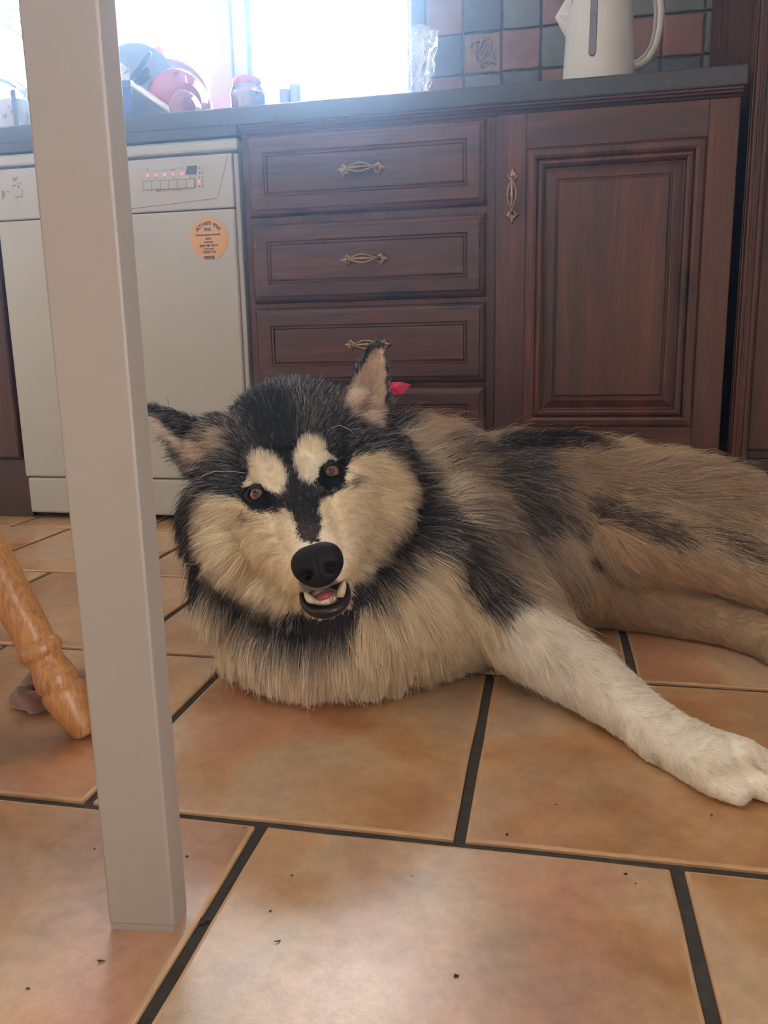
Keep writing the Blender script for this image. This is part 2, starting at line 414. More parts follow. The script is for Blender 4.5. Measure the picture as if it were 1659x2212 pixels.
# drawer unit
du = thing('drawer_unit', 'dark red-brown wooden four-drawer unit with bronze handles, right of the dishwasher', 'drawer unit', (-0.40, YD+0.2, 0))
c = MB(); YK = YD+0.0
c.box(-0.668, -0.655, YD, YD+0.5, 0.15, 0.855).box(-0.139, -0.122, YD, YD+0.5, 0.15, 0.855)
for z0, z1 in ((0.15, 0.163), (0.3165, 0.3245), (0.4925, 0.5025), (0.672, 0.685), (0.854, 0.856)): c.box(-0.655, -0.139, YD, YD+0.5, z0, z1)
c.box(-0.655, -0.139, YD+0.45, YD+0.5, 0.163, 0.854)
c.build('carcass', WOODV, du)
zs = [(0.163, 0.3155), (0.3255, 0.4915), (0.504, 0.671), (0.6865, 0.853)]
hx = [-0.395, -0.394, -0.398, -0.400]
for (z0, z1), h in zip(zs, hx):
    b = MB()
    b.box(-0.654, -0.139, YD-0.001, YD+0.012, z0, z1)
    d = b.rings(-0.654, -0.139, z0, z1, [(0, 0.0), (0.0, 0.006), (0.002, 0.0095), (0.006, 0.013), (0.011, 0.0145), (0.0125, 0.0165), (0.0145, 0.0175), (0.0375, 0.0178), (0.0385, 0.0155), (0.0400, 0.0150), (0.0415, 0.0172), (0.0440, 0.0174), (0.0455, 0.0150), (0.0475, 0.0165), (0.05, 0.017)], YD)
    dd = fix_normals(d.build('drawer', WOODH, du))
    handle(dd, h, (z0+z1)/2, YD-0.017)
# cornice under the worktop
cor = MB()
prof = [(YD+0.02, 0.8725), (YC+0.004, 0.8725), (YC+0.004, 0.869), (YC+0.008, 0.867), (YC+0.009, 0.864), (YC+0.016, 0.862), (YC+0.018, 0.858), (YD+0.0, 0.8565), (YD+0.02, 0.8565)]
vs = [(x, y, z) for x in (-0.668, 0.346) for y, z in prof]; n = len(prof)
cor.add(vs, [(k, (k+1) % n, n+(k+1) % n, n+k) for k in range(n)]+[tuple(range(n)), tuple(n+k for k in range(n))[::-1]])
co = cor.build('cornice_moulding', WOODH); co['label'] = 'dark wooden cornice strip just below the worktop above drawers and cupboard'; co['category'] = 'moulding'
fix_normals(co)
# cupboard
cu = thing('cupboard', 'dark red-brown wooden base cupboard with raised panel door below the kettle', 'cupboard', (0.11, YD+0.2, 0))
MB().box(-0.1215, -0.108, YD+0.003, YD+0.5, 0.15, 0.856).box(0.33, 0.345, YD+0.003, YD+0.5, 0.15, 0.856).box(-0.108, 0.33, YD+0.003, YD+0.5, 0.15, 0.17).box(-0.108, 0.33, YD+0.003, YD+0.5, 0.84, 0.856).box(-0.108, 0.33, YD+0.47, YD+0.5, 0.17, 0.84).build('carcass', WOODV, cu)
dx0, dx1, dz0, dz1 = -0.117, 0.341, 0.167, 0.8535
PXI0, PXI1, PZI0, PZI1 = -0.058, 0.286, 0.228, 0.787
b = MB()
b.box(dx0+0.004, dx1-0.004, YD-0.0005, YD+0.0022, dz0+0.004, dz1-0.004)
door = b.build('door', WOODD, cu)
MB().box(dx0, PXI0, YD-0.018, YD+0.002, dz0, dz1, 0.0015).build('stile', WOODV, door)
MB().box(PXI1, dx1, YD-0.018, YD+0.002, dz0, dz1, 0.0015).build('stile', WOODV, door)
MB().box(PXI0, PXI1, YD-0.0178, YD+0.002, dz0, PZI0, 0.0012).build('rail', WOODH, door)
MB().box(PXI0, PXI1, YD-0.0178, YD+0.002, PZI1, dz1, 0.0012).build('rail', WOODH, door)
b = MB(); b.rings(PXI0, PXI1, PZI0, PZI1, [(0, 0.010), (0.0, 0.0165), (0.002, 0.0185), (0.0055, 0.0215), (0.015, 0.0225), (0.0205, 0.020), (0.022, 0.0165), (0.026, 0.0205), (0.031, 0.0215), (0.036, 0.018), (0.038, 0.0075), (0.042, 0.0065), (0.043, 0.008)], YD)
fix_normals(b.build('panel_moulding', WOODV, door))
b = MB(); b.rings(PXI0+0.0405, PXI1-0.0405, PZI0+0.0405, PZI1-0.0405, [(0, 0.000), (0, 0.008), (0.016, 0.0125), (0.019, 0.0125), (0.0205, 0.0105), (0.023, 0.0100), (0.025, 0.0148), (0.028, 0.0160)], YD)
fix_normals(b.build('panel', WOODV, door))
handle(door, -0.0855, 0.699, YD-0.018, True)
# plinths
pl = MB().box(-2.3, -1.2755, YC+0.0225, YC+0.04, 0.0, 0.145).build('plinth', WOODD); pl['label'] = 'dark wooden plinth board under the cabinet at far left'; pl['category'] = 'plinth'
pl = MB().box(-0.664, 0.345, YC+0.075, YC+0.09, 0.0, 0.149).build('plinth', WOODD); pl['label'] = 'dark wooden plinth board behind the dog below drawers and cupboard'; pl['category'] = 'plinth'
# left cabinet
lc = thing('cabinet', 'dark wooden cabinet left of the dishwasher, cut by the photo edge', 'cabinet', (-1.6, YD+0.2, 0))
MB().box(-2.28, -1.277, YD, YD+0.5, 0.148, 0.852).build('carcass', WOODV, lc)
b = MB(); b.rings(-1.72, -1.283, 0.152, 0.845, [(0, 0), (0, 0.014), (0.003, 0.018), (0.06, 0.018), (0.064, 0.014), (0.075, 0.012), (0.08, 0.006), (0.1, 0.014)], YD-0.0005)
fix_normals(b.build('door', WOODV, lc))
# ------------------------------------------------------------------ tall unit on the right
tu = thing('tall_cabinet', 'tall dark wooden cabinet with moulded front edge at the right', 'cabinet', (0.7, 1.98, 0))
MB().box(0.374, 1.0, 1.80, 2.34, 0.16, 2.2).build('carcass', WOODV, tu)
MB().box(0.3715, 0.3738, 1.86, 1.89, 0.92, 2.2, 0.0008).box(0.3715, 0.3738, 2.2, 2.21, 0.92, 2.2, 0.0008).box(0.3715, 0.3738, 2.12, 2.125, 0.92, 2.2, 0.0008).build('side_bead', WOODD, tu)
b = MB()   # fluted pilaster at the front corner
b.box(0.366, 0.396, 1.752, 1.80, 0.15, 2.2, 0.003).box(0.3625, 0.3664, 1.760, 1.768, 0.15, 2.2, 0.0015).box(0.3625, 0.3664, 1.778, 1.792, 0.15, 2.2, 0.0015).box(0.373, 0.377, 1.748, 1.753, 0.15, 2.2, 0.0015).box(0.384, 0.392, 1.746, 1.753, 0.15, 2.2, 0.002)
b.build('pilaster', WOODV, tu)
b = MB(); b.rings(0.3985, 0.86, 0.175, 0.84, [(0, 0.0), (0, 0.012), (0.002, 0.0165), (0.006, 0.018), (0.052, 0.018), (0.055, 0.022), (0.064, 0.024), (0.072, 0.018), (0.076, 0.006), (0.08, 0.005), (0.10, 0.012), (0.12, 0.014)], 1.80)
td = fix_normals(b.build('door', WOODV, tu))
b = MB(); b.rings(0.3985, 0.86, 0.87, 2.15, [(0, 0.0), (0, 0.012), (0.002, 0.0165), (0.006, 0.018), (0.052, 0.018), (0.055, 0.022), (0.064, 0.024), (0.072, 0.018), (0.076, 0.006), (0.08, 0.005), (0.10, 0.012), (0.12, 0.014)], 1.80)
fix_normals(b.build('door', WOODV, tu))
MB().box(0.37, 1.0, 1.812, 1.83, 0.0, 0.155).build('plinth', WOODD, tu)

# ------------------------------------------------------------------ dishwasher
dw = thing('dishwasher', 'white dishwasher with red indicator lights behind the table leg', 'dishwasher', (-0.97, 1.98, 0))
DA, DB = -1.272, -0.674; YW_ = YC+0.004
MB().box(DA, DB, YW_+0.030, YW_+0.56, 0.03, 0.82, 0.004).build('body', WHITE_ENAMEL, dw)
MB().box(DA-0.001, DB+0.001, YW_+0.002, YW_+0.57, 0.826, 0.851, 0.005).build('lid', WHITE_ENAMEL, dw)
MB().box(DA+0.004, DB-0.004, YW_+0.012, YW_+0.5, 0.8195, 0.8265).build('seam', GREY_SEAM, dw)
pn = MB().box(DA, DB-0.012, YW_, YW_+0.032, 0.7085, 0.8195, 0.003).build('control_panel', WHITE_ENAMEL, dw)
MB().box(DB-0.0118, DB, YW_+0.006, YW_+0.034, 0.05, 0.8195, 0.003).build('side_trim', plain('pale_grey_trim', (0.42, 0.44, 0.47), 0.4), dw)
MB().box(DA, DB-0.012, YW_, YW_+0.032, 0.1055, 0.7065, 0.0045).build('door', WHITE_ENAMEL, dw)
MB().box(DA+0.002, DB-0.010, YW_+0.003, YW_+0.032, 0.014, 0.1035, 0.006).build('kick_panel', WHITE_ENAMEL, dw)
for x in (DA+0.05, DB-0.05): MB().lathe([(0.016, 0), (0.016, 0.008), (0.008, 0.01), (0.008, 0.032)], (x, YW_+0.08, 0), n=14).build('foot', BLACKP, dw)
YP = YW_-0.0002
LINE = plain('grey_print', (0.20, 0.20, 0.21), 0.5); WEAR = plain('worn_grey_print', (0.26, 0.27, 0.27), 0.6)
Q = lambda px, py, Y=YP: onY(px, py, Y)
def groove(pts, wdt=0.0009, name='panel_line'):
    b = MB(); b.tube([Q(*p) for p in pts], wdt, 6, smooth=False); return b.build(name, LINE, pn)
groove([(492, 334), (470, 428), (275, 452), (270, 400)], 0.0006)
def quad(pts, d=0.0006, mb=None):
    b = mb or MB(); v = [Q(*p, YP-0.00005) for p in pts]+[Q(*p, YP-d) for p in pts]; n = len(pts)
    b.add(v, [tuple(range(n)), tuple(n+k for k in range(n))[::-1]]+[(k, (k+1) % n, n+(k+1) % n, n+k) for k in range(n)]); return b
for k in range(6):
    x = 309.5+k*18.6; y = 392.2-k*0.9
    o = quad([(x, y), (x+17.3, y-0.8), (x+17.6, y+17.2), (x+0.3, y+18.0)], 0.003).build('button', WHITE_ENAMEL, pn); fix_normals(o)
b = MB()
quad([(308, 391), (421, 385.5), (422, 405), (309, 411.5)], 0.0008, b); o = b.build('button_recess', LINE, pn); fix_normals(o)
fix_normals(quad([(404, 358.5), (425.5, 357.5), (423.5, 376), (401, 377)], 0.001).build('display', plain('dark_blue_display', (0.05, 0.085, 0.14), 0.15), pn))
LED = NT('red_led'); LED.set(Base_Color=(0.9, 0.02, 0.06), Emission_Color=(1.0, 0.05, 0.10), Emission_Strength=3.0); LED = LED.m
for x, y in ((318.5, 379), (337, 378), (355.5, 377), (374, 376), (393, 375), (430.5, 392.5)):
    MB().lathe([(0.0024, 0), (0.002, 0.0010), (0.0, 0.0013)], Q(x, y, YP), (0, -1, 0), 12).build('light', LED, pn)
for x, y in ((431, 363), (431, 373), (430.5, 383), (430.5, 402.5)):
    MB().lathe([(0.0013, 0), (0.0, 0.0006)], Q(x, y, YP), (0, -1, 0), 8).build('indicator', BLACKP, pn)
FONTM = {}
def text(s, center, size, mat, parent, name='lettering', bold=0.0, rot=0.0, w=None, y=None):
    cu_ = bpy.data.curves.new(name, 'FONT'); cu_.body = s; cu_.size = size; cu_.align_x = 'CENTER'; cu_.align_y = 'CENTER'
    cu_.extrude = 0.00015; cu_.offset = bold; cu_.resolution_u = 3
    o = bpy.data.objects.new('t', cu_); dg = bpy.context.evaluated_depsgraph_get(); SC.collection.objects.link(o); dg.update()
    me = bpy.data.meshes.new_from_object(o.evaluated_get(dg)); bpy.data.objects.remove(o)
    xs = [v.co.x for v in me.vertices]
    sx = 1.0 if w is None else w/(max(xs)-min(xs))
    M = Matrix.Translation(Vector(center)) @ Matrix.Rotation(rot, 4, 'Y') @ Matrix.Rotation(radians(90), 4, 'X') @ Matrix.Diagonal((sx, 1, 1, 1))
    me.transform(M); me.materials.clear()
    o = link(name, me, mat, parent); return o
for s, x, y in (('65', 319, 386.5), ('50/65', 337.5, 385), ('50', 356, 384), ('30', 375, 383.5)):
    text(s, Q(x, y, YP-0.0003), 0.0042, LINE, pn)
for s, x, y in (('AUTO', 337.5, 368), ('ECO', 356, 367), ('30 MIN', 374.5, 366.5)):
    text(s, Q(x, y, YP-0.0003), 0.0036, LINE, pn)
b = MB()
for x, y in ((318.5, 368), (393, 364), (411, 383), (438, 363.5), (437, 373), (438, 383), (437, 392.5), (438, 402.5)):
    b.tube([Q(x-2.4, y+2, YP), Q(x-2.4, y-2.5, YP), Q(x+2, y-2.7, YP), Q(x+2.2, y+1.6, YP), Q(x-2.2, y+2, YP)], 0.0004, 5)
for x in (337, 374):
    b.tube([Q(x, 411-(x-337)*.05, YP), Q(x+1, 413.5-(x-337)*.05, YP), Q(x+17, 412.5-(x-337)*.05, YP), Q(x+18, 409.5-(x-337)*.05, YP)], 0.0004, 5)
b.build('symbols', LINE, pn, kind='stuff')
# worn print at the left of the panel
b = MB()
for pts in ([(26, 382), (32, 385), (39, 379), (36, 390), (31, 393), (27, 388)], [(4, 412), (10, 413), (11, 420), (8, 430), (4, 431)], [(15, 413), (20, 411), (17, 417)], [(23, 404), (29, 399), (36, 399), (34, 402), (27, 403)], [(37, 400), (43, 400), (42, 407), (39, 407)], [(38, 396), (46, 393.5), (46, 396), (40, 397.5)], [(31, 425), (47, 423), (47, 409), (49, 409), (49, 426), (33, 428)], [(34, 440), (37, 441), (36, 446)], [(43, 434), (45, 434), (44, 437)]):
    quad(pts, 0.0004, b)
fix_normals(b.build('worn_print', WEAR, pn, kind='stuff'))
# sticker
sc_ = onY(451, 516, YP); STK = plain('orange_sticker_paper', (0.66, 0.40, 0.18), 0.6)
st = MB().lathe([(0.0455, 0.0), (0.0455, 0.0006)], sc_, (0, -1, 0), 48, smooth=False).build('sticker', STK, dw)
INK = plain('dark_ink', (0.045, 0.05, 0.06), 0.6); ys = YP-0.0009
import itertools
arc = "ACTIVATE YOUR"
for i, ch in enumerate(arc):
    if ch == ' ': continue
    a = radians(-52+i*104/(len(arc)-1)); r = 0.0325
    text(ch, (sc_[0]+r*sin(a), ys, sc_[2]+r*cos(a)), 0.0098, INK, st, bold=0.0003, rot=a)
for s, dz, sz, wd in (('FREE', 0.0195, 0.0098, 0.016), ('PARTS AND LABOUR GUARANTEE', 0.0082, 0.0046, 0.058), ('NOW', 0.0000, 0.0072, 0.0135), ('(TELEPHONE)', -0.0070, 0.0042, 0.021), ('0844 481 0414', -0.0145, 0.0072, 0.043), ('Telephone in ROI', -0.0212, 0.0038, 0.023), ('1 800 818 510', -0.0280, 0.0072, 0.032)):
    text(s, (sc_[0]-0.001, ys, sc_[2]+dz), sz, INK, st, bold=0.0002, w=wd)
o = MB().box(sc_[0]-0.0135, sc_[0]+0.0115, ys+0.0001, ys+0.0004, sc_[2]-0.0428, sc_[2]-0.0362).build('logo_bar', INK, st)
text('ZANUSSI', (sc_[0]-0.001, ys-0.0003, sc_[2]-0.0395), 0.0052, STK, o, w=0.021)

# ------------------------------------------------------------------ table (only its leg shows; the top is above the frame)
tb = thing('table', 'white painted table whose square leg stands in the foreground', 'table', (-0.276, 0.465, 0))
def leg_prism(x0, y0, yaw=0.0):
    b = MB(); pts = [(-0.299, 0.4500), (-0.2520, 0.4555), (-0.2530, 0.4790), (-0.3000, 0.4735)]
    cxm, cym = -0.276, 0.4645
    bm = bmesh.new(); vb = []
    for z, s in ((0.0045, 1.0), (0.70, 0.985)):
        vb.append([bm.verts.new((x0+(px-cxm)*s, y0+(py-cym)*s, z)) for px, py in pts])
    bm.faces.new(vb[0][::-1]); bm.faces.new(vb[1])
    for k in range(4): bm.faces.new((vb[0][k], vb[0][(k+1) % 4], vb[1][(k+1) % 4], vb[1][k]))
    bmesh.ops.bevel(bm, geom=list(bm.edges), offset=0.0017, segments=3, affect='EDGES', profile=0.5)
    b.bm(bm); return b
for x, y in ((-0.276, 0.4645), (-1.46, 0.4645), (-0.276, -0.32), (-1.46, -0.32)):
    l_ = leg_prism(x, y).build('leg', WHITE_PAINT, tb)
    b = MB(); q = [(-0.2983, 0.4508), (-0.2527, 0.4562), (-0.2537, 0.4783), (-0.2993, 0.4728)]
    vs = [(x+a+0.276, y+c-0.4645, z) for z in (0.0, 0.0047) for a, c in q]
    b.add(vs, [(0, 1, 5, 4), (1, 2, 6, 5), (2, 3, 7, 6), (3, 0, 4, 7), (3, 2, 1, 0), (4, 5, 6, 7)]).build('glide', WHITE_PAINT, l_)
MB().box(-1.515, -0.24, -0.37, 0.50, 0.72, 0.745, 0.003).build('tabletop', WHITE_PAINT, tb)
MB().box(-1.43, -0.302, 0.458, 0.474, 0.655, 0.719).build('apron', WHITE_PAINT, tb)
MB().box(-1.43, -0.302, -0.328, -0.312, 0.655, 0.719).build('apron', WHITE_PAINT, tb)
MB().box(-0.285, -0.269, -0.30, 0.448, 0.655, 0.719).build('apron', WHITE_PAINT, tb)
MB().box(-1.468, -1.452, -0.30, 0.448, 0.655, 0.719).build('apron', WHITE_PAINT, tb)

# ------------------------------------------------------------------ chair with turned beech legs
F0 = onZ(187, 1587, 0.0); tF = (F0-CAMP).dot(FX)
P2 = dep(20, 1281, tF*0.995); dirn = P2-F0; kk = 0.435/dirn[2]; T0 = F0+dirn*kk; LL = float(np.linalg.norm(T0-F0))
ch = thing('chair', 'honey-coloured wooden chair with splayed turned leg behind the white table leg', 'chair', tuple(F0))
def turned_leg(foot, top):
    L = float(np.linalg.norm(np.array(top)-np.array(foot))); s = L/LL
    pr = [(0.0, 0.0), (0.0125, 0.0), (0.0145, 0.003), (0.0165, 0.015), (0.0195, 0.030), (0.0225, 0.045), (0.0228, 0.052), (0.0218, 0.0565), (0.0200, 0.0580), (0.0208, 0.0595), (0.0225, 0.063), (0.0222, 0.072), (0.0195, 0.084), (0.0182, 0.092), (0.0185, 0.0945),
          (0.0212, 0.0965), (0.0232, 0.101), (0.0235, 0.106), (0.0225, 0.110), (0.0200, 0.1125), (0.0203, 0.116), (0.0212, 0.15), (0.0225, 0.21), (0.0230, 0.27), (0.0215, 0.33), (0.018, 0.38), (0.021, 0.385), (0.018, 0.39), (0.0125, LL)]
    ax = Vector(np.array(top)-np.array(foot)).normalized()
    b = MB(); b.lathe([(r, h*s) for r, h in pr], foot, ax, 32)
    for q, v in enumerate(b.v):
        if v[2] < 0.0005: b.v[q] = (v[0], v[1], 0.0005)
    return b
seat_c = T0+np.array([-0.16, 0.02, 0])
ft = [F0]; tp = [T0]
mir = lambda v, sx, sy: np.array([seat_c[0]+(v[0]-seat_c[0])*sx, seat_c[1]+(v[1]-seat_c[1])*sy, v[2]])
# chair is turned: the other three legs mirror about the seat centre
hy = -0.15; c2 = np.array([T0[0]-0.15, T0[1]+hy, 0])
for sx, sy in ((1, 1), (-1, 1), (1, -1), (-1, -1)):
    f = np.array([c2[0]+(F0[0]-c2[0])*sx, c2[1]+(F0[1]-c2[1])*sy, 0.0]); t = np.array([c2[0]+(T0[0]-c2[0])*sx, c2[1]+(T0[1]-c2[1])*sy, T0[2]])
    if (sx, sy) == (1, -1): continue
    fix_normals(turned_leg(f, t).build('leg', BEECH, ch))
f = np.array([c2[0]+(F0[0]-c2[0]), c2[1]-(F0[1]-c2[1]), 0.0]); t = np.array([T0[0], 2*c2[1]-T0[1], T0[2]])
fix_normals(turned_leg(f, t).build('leg', BEECH, ch))
b = MB(); b.lathe([(0.0, 0.432), (0.20, 0.432), (0.215, 0.440), (0.218, 0.452), (0.21, 0.46), (0.12, 0.455), (0.0, 0.452)], (c2[0], c2[1], 0), n=40); b.build('seat', BEECH, ch)
for k in range(5):
    x = c2[0]+(k-2)*0.075; y = c2[1]+0.13+0.05*(1-((k-2)/2.5)**2)**.5
    MB().tube([(x, y, 0.45), (x, y+0.05, 0.68), (x, y+0.09, 0.90)], [0.009, 0.011, 0.008], 10).build('spindle', BEECH, ch)
MB().tube([(c2[0]-0.18, c2[1]+0.215, 0.91), (c2[0], c2[1]+0.27, 0.92), (c2[0]+0.18, c2[1]+0.215, 0.91)], 0.016, 10).build('back_rail', BEECH, ch)

# ------------------------------------------------------------------ crumpled cloth by the chair foot
def noise3(p, s=1.0, seed=0.0):
    from mathutils import noise
    return noise.noise(Vector((p[0]*s+seed, p[1]*s-seed, p[2]*s+seed*0.7)))
CLOTH = plain('mauve_brown_cloth', (0.24, 0.13, 0.105), 0.9, var=0.15, vscale=40, Sheen_Weight=0.3)
cc = onZ(114, 1508, 0.0)
b = MB(); vs = []; fs = []; NU, NVv = 90, 22
for i in range(NU):
    a = 2*pi*i/NU; R1 = 0.027+0.004*sin(2*a+1)+0.003*sin(5*a); R2 = 0.038+0.005*sin(3*a)
    cen = Vector((cc[0]+R1*cos(a), cc[1]+R2*sin(a), 0.0125+0.004*sin(3*a+1)))
    rad = Vector((cos(a), sin(a), 0))
    for k in range(NVv):
        t = 2*pi*k/NVv; r = 0.0105*(1+0.28*sin(3*t+4*a)+0.22*sin(7*a+2*t)+0.25*noise3((cos(a)*3, sin(a)*3, t), 1.6, 3.1))
        p = cen+rad*(r*cos(t)*1.1)+Vector((0, 0, r*sin(t)))
        p.z = max(0.0006, p.z); vs.append(p)
for i in range(NU):
    for k in range(NVv):
        fs.append((i*NVv+k, ((i+1) % NU)*NVv+k, ((i+1) % NU)*NVv+(k+1) % NVv, i*NVv+(k+1) % NVv))
o = b.add(vs, fs, True).build('scrunched_cloth', CLOTH)
o['label'] = 'crumpled mauve brown cloth ring on the floor behind the chair foot'; o['category'] = 'cloth'

# ------------------------------------------------------------------ pink cloth corner caught in the drawer
PINK = plain('magenta_cloth', (0.62, 0.03, 0.10), 0.6, var=0.12, vscale=50, Subsurface_Weight=0.0)
pp = [(820, 818, 1.735), (845, 826, 1.722), (866, 825, 1.716), (888, 831, 1.72), (870, 851, 1.712), (856, 853, 1.714), (840, 846, 1.72), (820, 840, 1.735), (852, 838, 1.706)]
vs = [onY(*p) for p in pp]
vs2 = [v+np.array([0, 0.0025, 0.0]) for v in vs]
b = MB(); b.add(vs+vs2, [(0, 1, 8, 7), (1, 2, 8), (2, 3, 8), (3, 4, 8), (4, 5, 8), (5, 6, 8), (6, 7, 8)]+[(9+c, 9+a_) [::-1] if False else (9+a_, 9+c, 9+7)[::-1] for a_, c in ((0, 1), (1, 2), (2, 3), (3, 4), (4, 5), (5, 6))]+[(k, (k+1) % 8, 9+(k+1) % 8, 9+k) for k in range(8)], False)
o = b.build('cloth_corner', PINK); fix_normals(o)
o['label'] = 'magenta pink cloth corner poking out of the drawer front beside the dog\'s ear'; o['category'] = 'cloth'

# ------------------------------------------------------------------ things on the worktop
ZT = 0.910
def col(name, c, rough=0.35, **k): return plain(name, c, rough, var=0.03, **k)
# kettle
KW = col('kettle_white_plastic', (0.58, 0.62, 0.63), 0.28)
kx, ky = 0.0845, 1.915
kt = thing('kettle', 'white plastic jug kettle with grey water gauge on the worktop', 'kettle', (kx, ky, ZT))
prof = [(0.0, 0.004), (0.070, 0.004), (0.0745, 0.010), (0.0750, 0.02), (0.0735, 0.06), (0.0700, 0.12), (0.0655, 0.18), (0.0625, 0.215), (0.060, 0.228), (0.052, 0.236), (0.0, 0.240)]
b = MB(); b.lathe(prof, (kx, ky, ZT), n=56)
fix_normals(b.build('body', KW, kt))
MB().lathe([(0.078, 0.0), (0.080, 0.003), (0.078, 0.012), (0.066, 0.0145)], (kx, ky, ZT), n=48).build('base', col('kettle_base_grey', (0.35, 0.36, 0.38)), kt)
b = MB(); zt = ZT   # spout: a pinched beak on the left
for zz in (0,):
    top = zt+0.215; tip = (kx-0.093, ky-0.004, zt+0.167)
    prow = []
    N = 9
    for i in range(N):
        a = radians(180-34+68*i/(N-1)); r = 0.0632
        prow.append((kx+r*cos(a), ky+r*sin(a), top))
    low = []
    for i in range(N):
        f = 1-abs(i-4)/4; a = radians(180-34*(1-f*0.0)+68*i/(N-1)); r = 0.0655+0.002
        low.append((kx+0.0663*cos(a), ky+0.0663*sin(a), zt+0.205-0.083*f))
    mid = []
    for i in range(N):
        f = 1-abs(i-4)/4
        p = np.array(low[i])*0.5+np.array(prow[i])*0.5; q = np.array(tip)
        mid.append(tuple(p*(1-f**1.15)+q*(f**1.15)))
    vs = prow+mid+low; fs = []
    for r in range(2):
        for i in range(N-1): fs.append((r*N+i, r*N+i+1, (r+1)*N+i+1, (r+1)*N+i))
    b.add(vs, fs, False)
fix_normals(b.build('spout', KW, kt))
hp = [(0.058, 0.205), (0.078, 0.212), (0.100, 0.206), (0.114, 0.188), (0.1185, 0.160), (0.1175, 0.125), (0.111, 0.095), (0.098, 0.074), (0.082, 0.064), (0.068, 0.060)]
b = MB(); b.tube([(kx+a, ky, ZT+z) for a, z in hp], [0.011]*len(hp), 16, flat=1.25)
b.build('handle', KW, kt)
b = MB(); b.tube([(kx+a*0.985-0.004, ky-0.0125, ZT+z) for a, z in hp[1:-1]], [0.0018]*8, 6)
b.build('seam', col('kettle_seam_grey', (0.25, 0.25, 0.26)), kt)
def on_kettle(ang, z, off=0.0012):
    r = np.interp(z, [0.02, 0.06, 0.12, 0.18, 0.215], [0.075, 0.0735, 0.07, 0.0655, 0.0625])+off
    return (kx+r*cos(ang), ky+r*sin(ang), ZT+z)
b = MB(); vs = []; a0 = radians(-103); pts = []
for i in range(24):
    t = 2*pi*i/24; dz = (0.052 if sin(t) > 0 else -0.052)+0.0085*sin(t); pts.append((0.0075*cos(t)/0.07, dz))
vs = [on_kettle(a0+u, 0.125+z) for u, z in pts]+[on_kettle(a0+u*0.8, 0.125+z*0.97, 0.0022) for u, z in pts]; n = 24
b.add(vs, [(k, (k+1) % n, n+(k+1) % n, n+k) for k in range(n)]+[tuple(n+k for k in range(n))], False)
g = fix_normals(b.build('water_gauge', col('gauge_smoky_plastic', (0.13, 0.14, 0.17), 0.2), kt))
for s, z in (('1.5', 0.142), ('1', 0.107)):
    p = on_kettle(a0, z, 0.0032); text(s, p, 0.008, INK, g, rot=0)
# standing plates etc. in the drainer
def disc(name, c, r, nrm, mat, label, cat, depth=0.012, rim=0.85, group=None):
    pr = [(0.0, 0.0), (r*0.55, 0.0), (r*rim*0.8, 0.001), (r*0.97, depth), (r, depth), (r*0.985, depth+0.002), (r*0.80, 0.004), (r*0.55, 0.003), (0.0, 0.003)]
    b = MB(); b.lathe(pr, c, nrm, 56); o = fix_normals(b.build(name, mat)); o['label'] = label; o['category'] = cat
    return o
def at(px, py, Y): return onY(px, py, Y)
c = at(285, 198, 2.05); r = c[2]-ZT-0.001; r = min(r, 0.128)
disc('plate', (c[0], 2.05, ZT+r+0.001), r, (0.10, 1, 0.06), col('slate_blue_glaze', (0.10, 0.14, 0.20), 0.3), 'large round slate-blue plate standing on edge in the drainer', 'plate')
c = at(357, 222, 2.13); r = 0.121
disc('plate', (c[0], 2.13, ZT+r+0.001), r, (-0.05, 1, 0.05), col('dusty_pink_glaze', (0.42, 0.15, 0.19), 0.3), 'dusty pink round plate standing behind the glossy red bowl', 'plate')
RED = col('glossy_red_glaze', (0.42, 0.025, 0.05), 0.08, Coat_Weight=0.5)
def bowl(c, r, h, nrm, mat, label, sx=1.0, t=0.003):
    pr = [(0.0, h), (r*0.38, h), (r*0.42, h*0.96), (r*0.40, h*0.9), (r*0.75, h*0.68), (r*0.93, h*0.35), (r, 0.0), (r-t, 0.001), (r*0.93-t, h*0.35), (r*0.75-t, h*0.66), (r*0.4, h*0.84), (0.0, h*0.87)]
    b = MB(); b.lathe(pr, c, nrm, 48); o = fix_normals(b.build('bowl', mat)); o['label'] = label; o['category'] = 'bowl'; return o
c = at(397, 207, 2.00)
bowl((c[0]-0.010, 2.00, ZT+0.086), 0.084, 0.050, (0.74, -0.66, 0.10), RED, 'glossy red bowl tipped on its side in front of the pink plate')
c = at(405, 226, 1.87)
bowl((c[0]-0.006, 1.87, ZT+0.041), 0.040, 0.020, (0.74, -0.66, 0.12), col('mauve_pink_glaze', (0.36, 0.11, 0.17), 0.2), 'small mauve pink bowl on its side before the red bowl')
# pink chopping board
tip = at(346, 96, 2.185); ang = radians(22)
ux = np.array([-cos(ang), 0, -sin(ang)])
uz = np.array([sin(ang), 0, -cos(ang)])
b = MB(); pts = []
W_, H_, rr = 0.16, 0.245, 0.012
for cxx, cyy, a0_ in ((rr, rr, 180), (W_-rr, rr, 270), (W_-rr, H_-rr, 0), (rr, H_-rr, 90)):
    for k in range(5):
        a = radians(a0_+k*22.5); pts.append((cxx+rr*cos(a), cyy+rr*sin(a)))
vs = []
for yy in (2.182, 2.190):
    for u, v in pts: p = tip+ux*u+uz*v; vs.append((p[0], yy, max(p[2], ZT+0.001)))
n = len(pts); b.add(vs, [tuple(range(n)), tuple(n+k for k in range(n))[::-1]]+[(k, (k+1) % n, n+(k+1) % n, n+k) for k in range(n)])
o = fix_normals(b.build('chopping_board', col('pink_plastic', (0.60, 0.12, 0.20), 0.4))); o['label'] = 'thin pink chopping board leaning behind the slate-blue plate, corner showing'; o['category'] = 'chopping board'
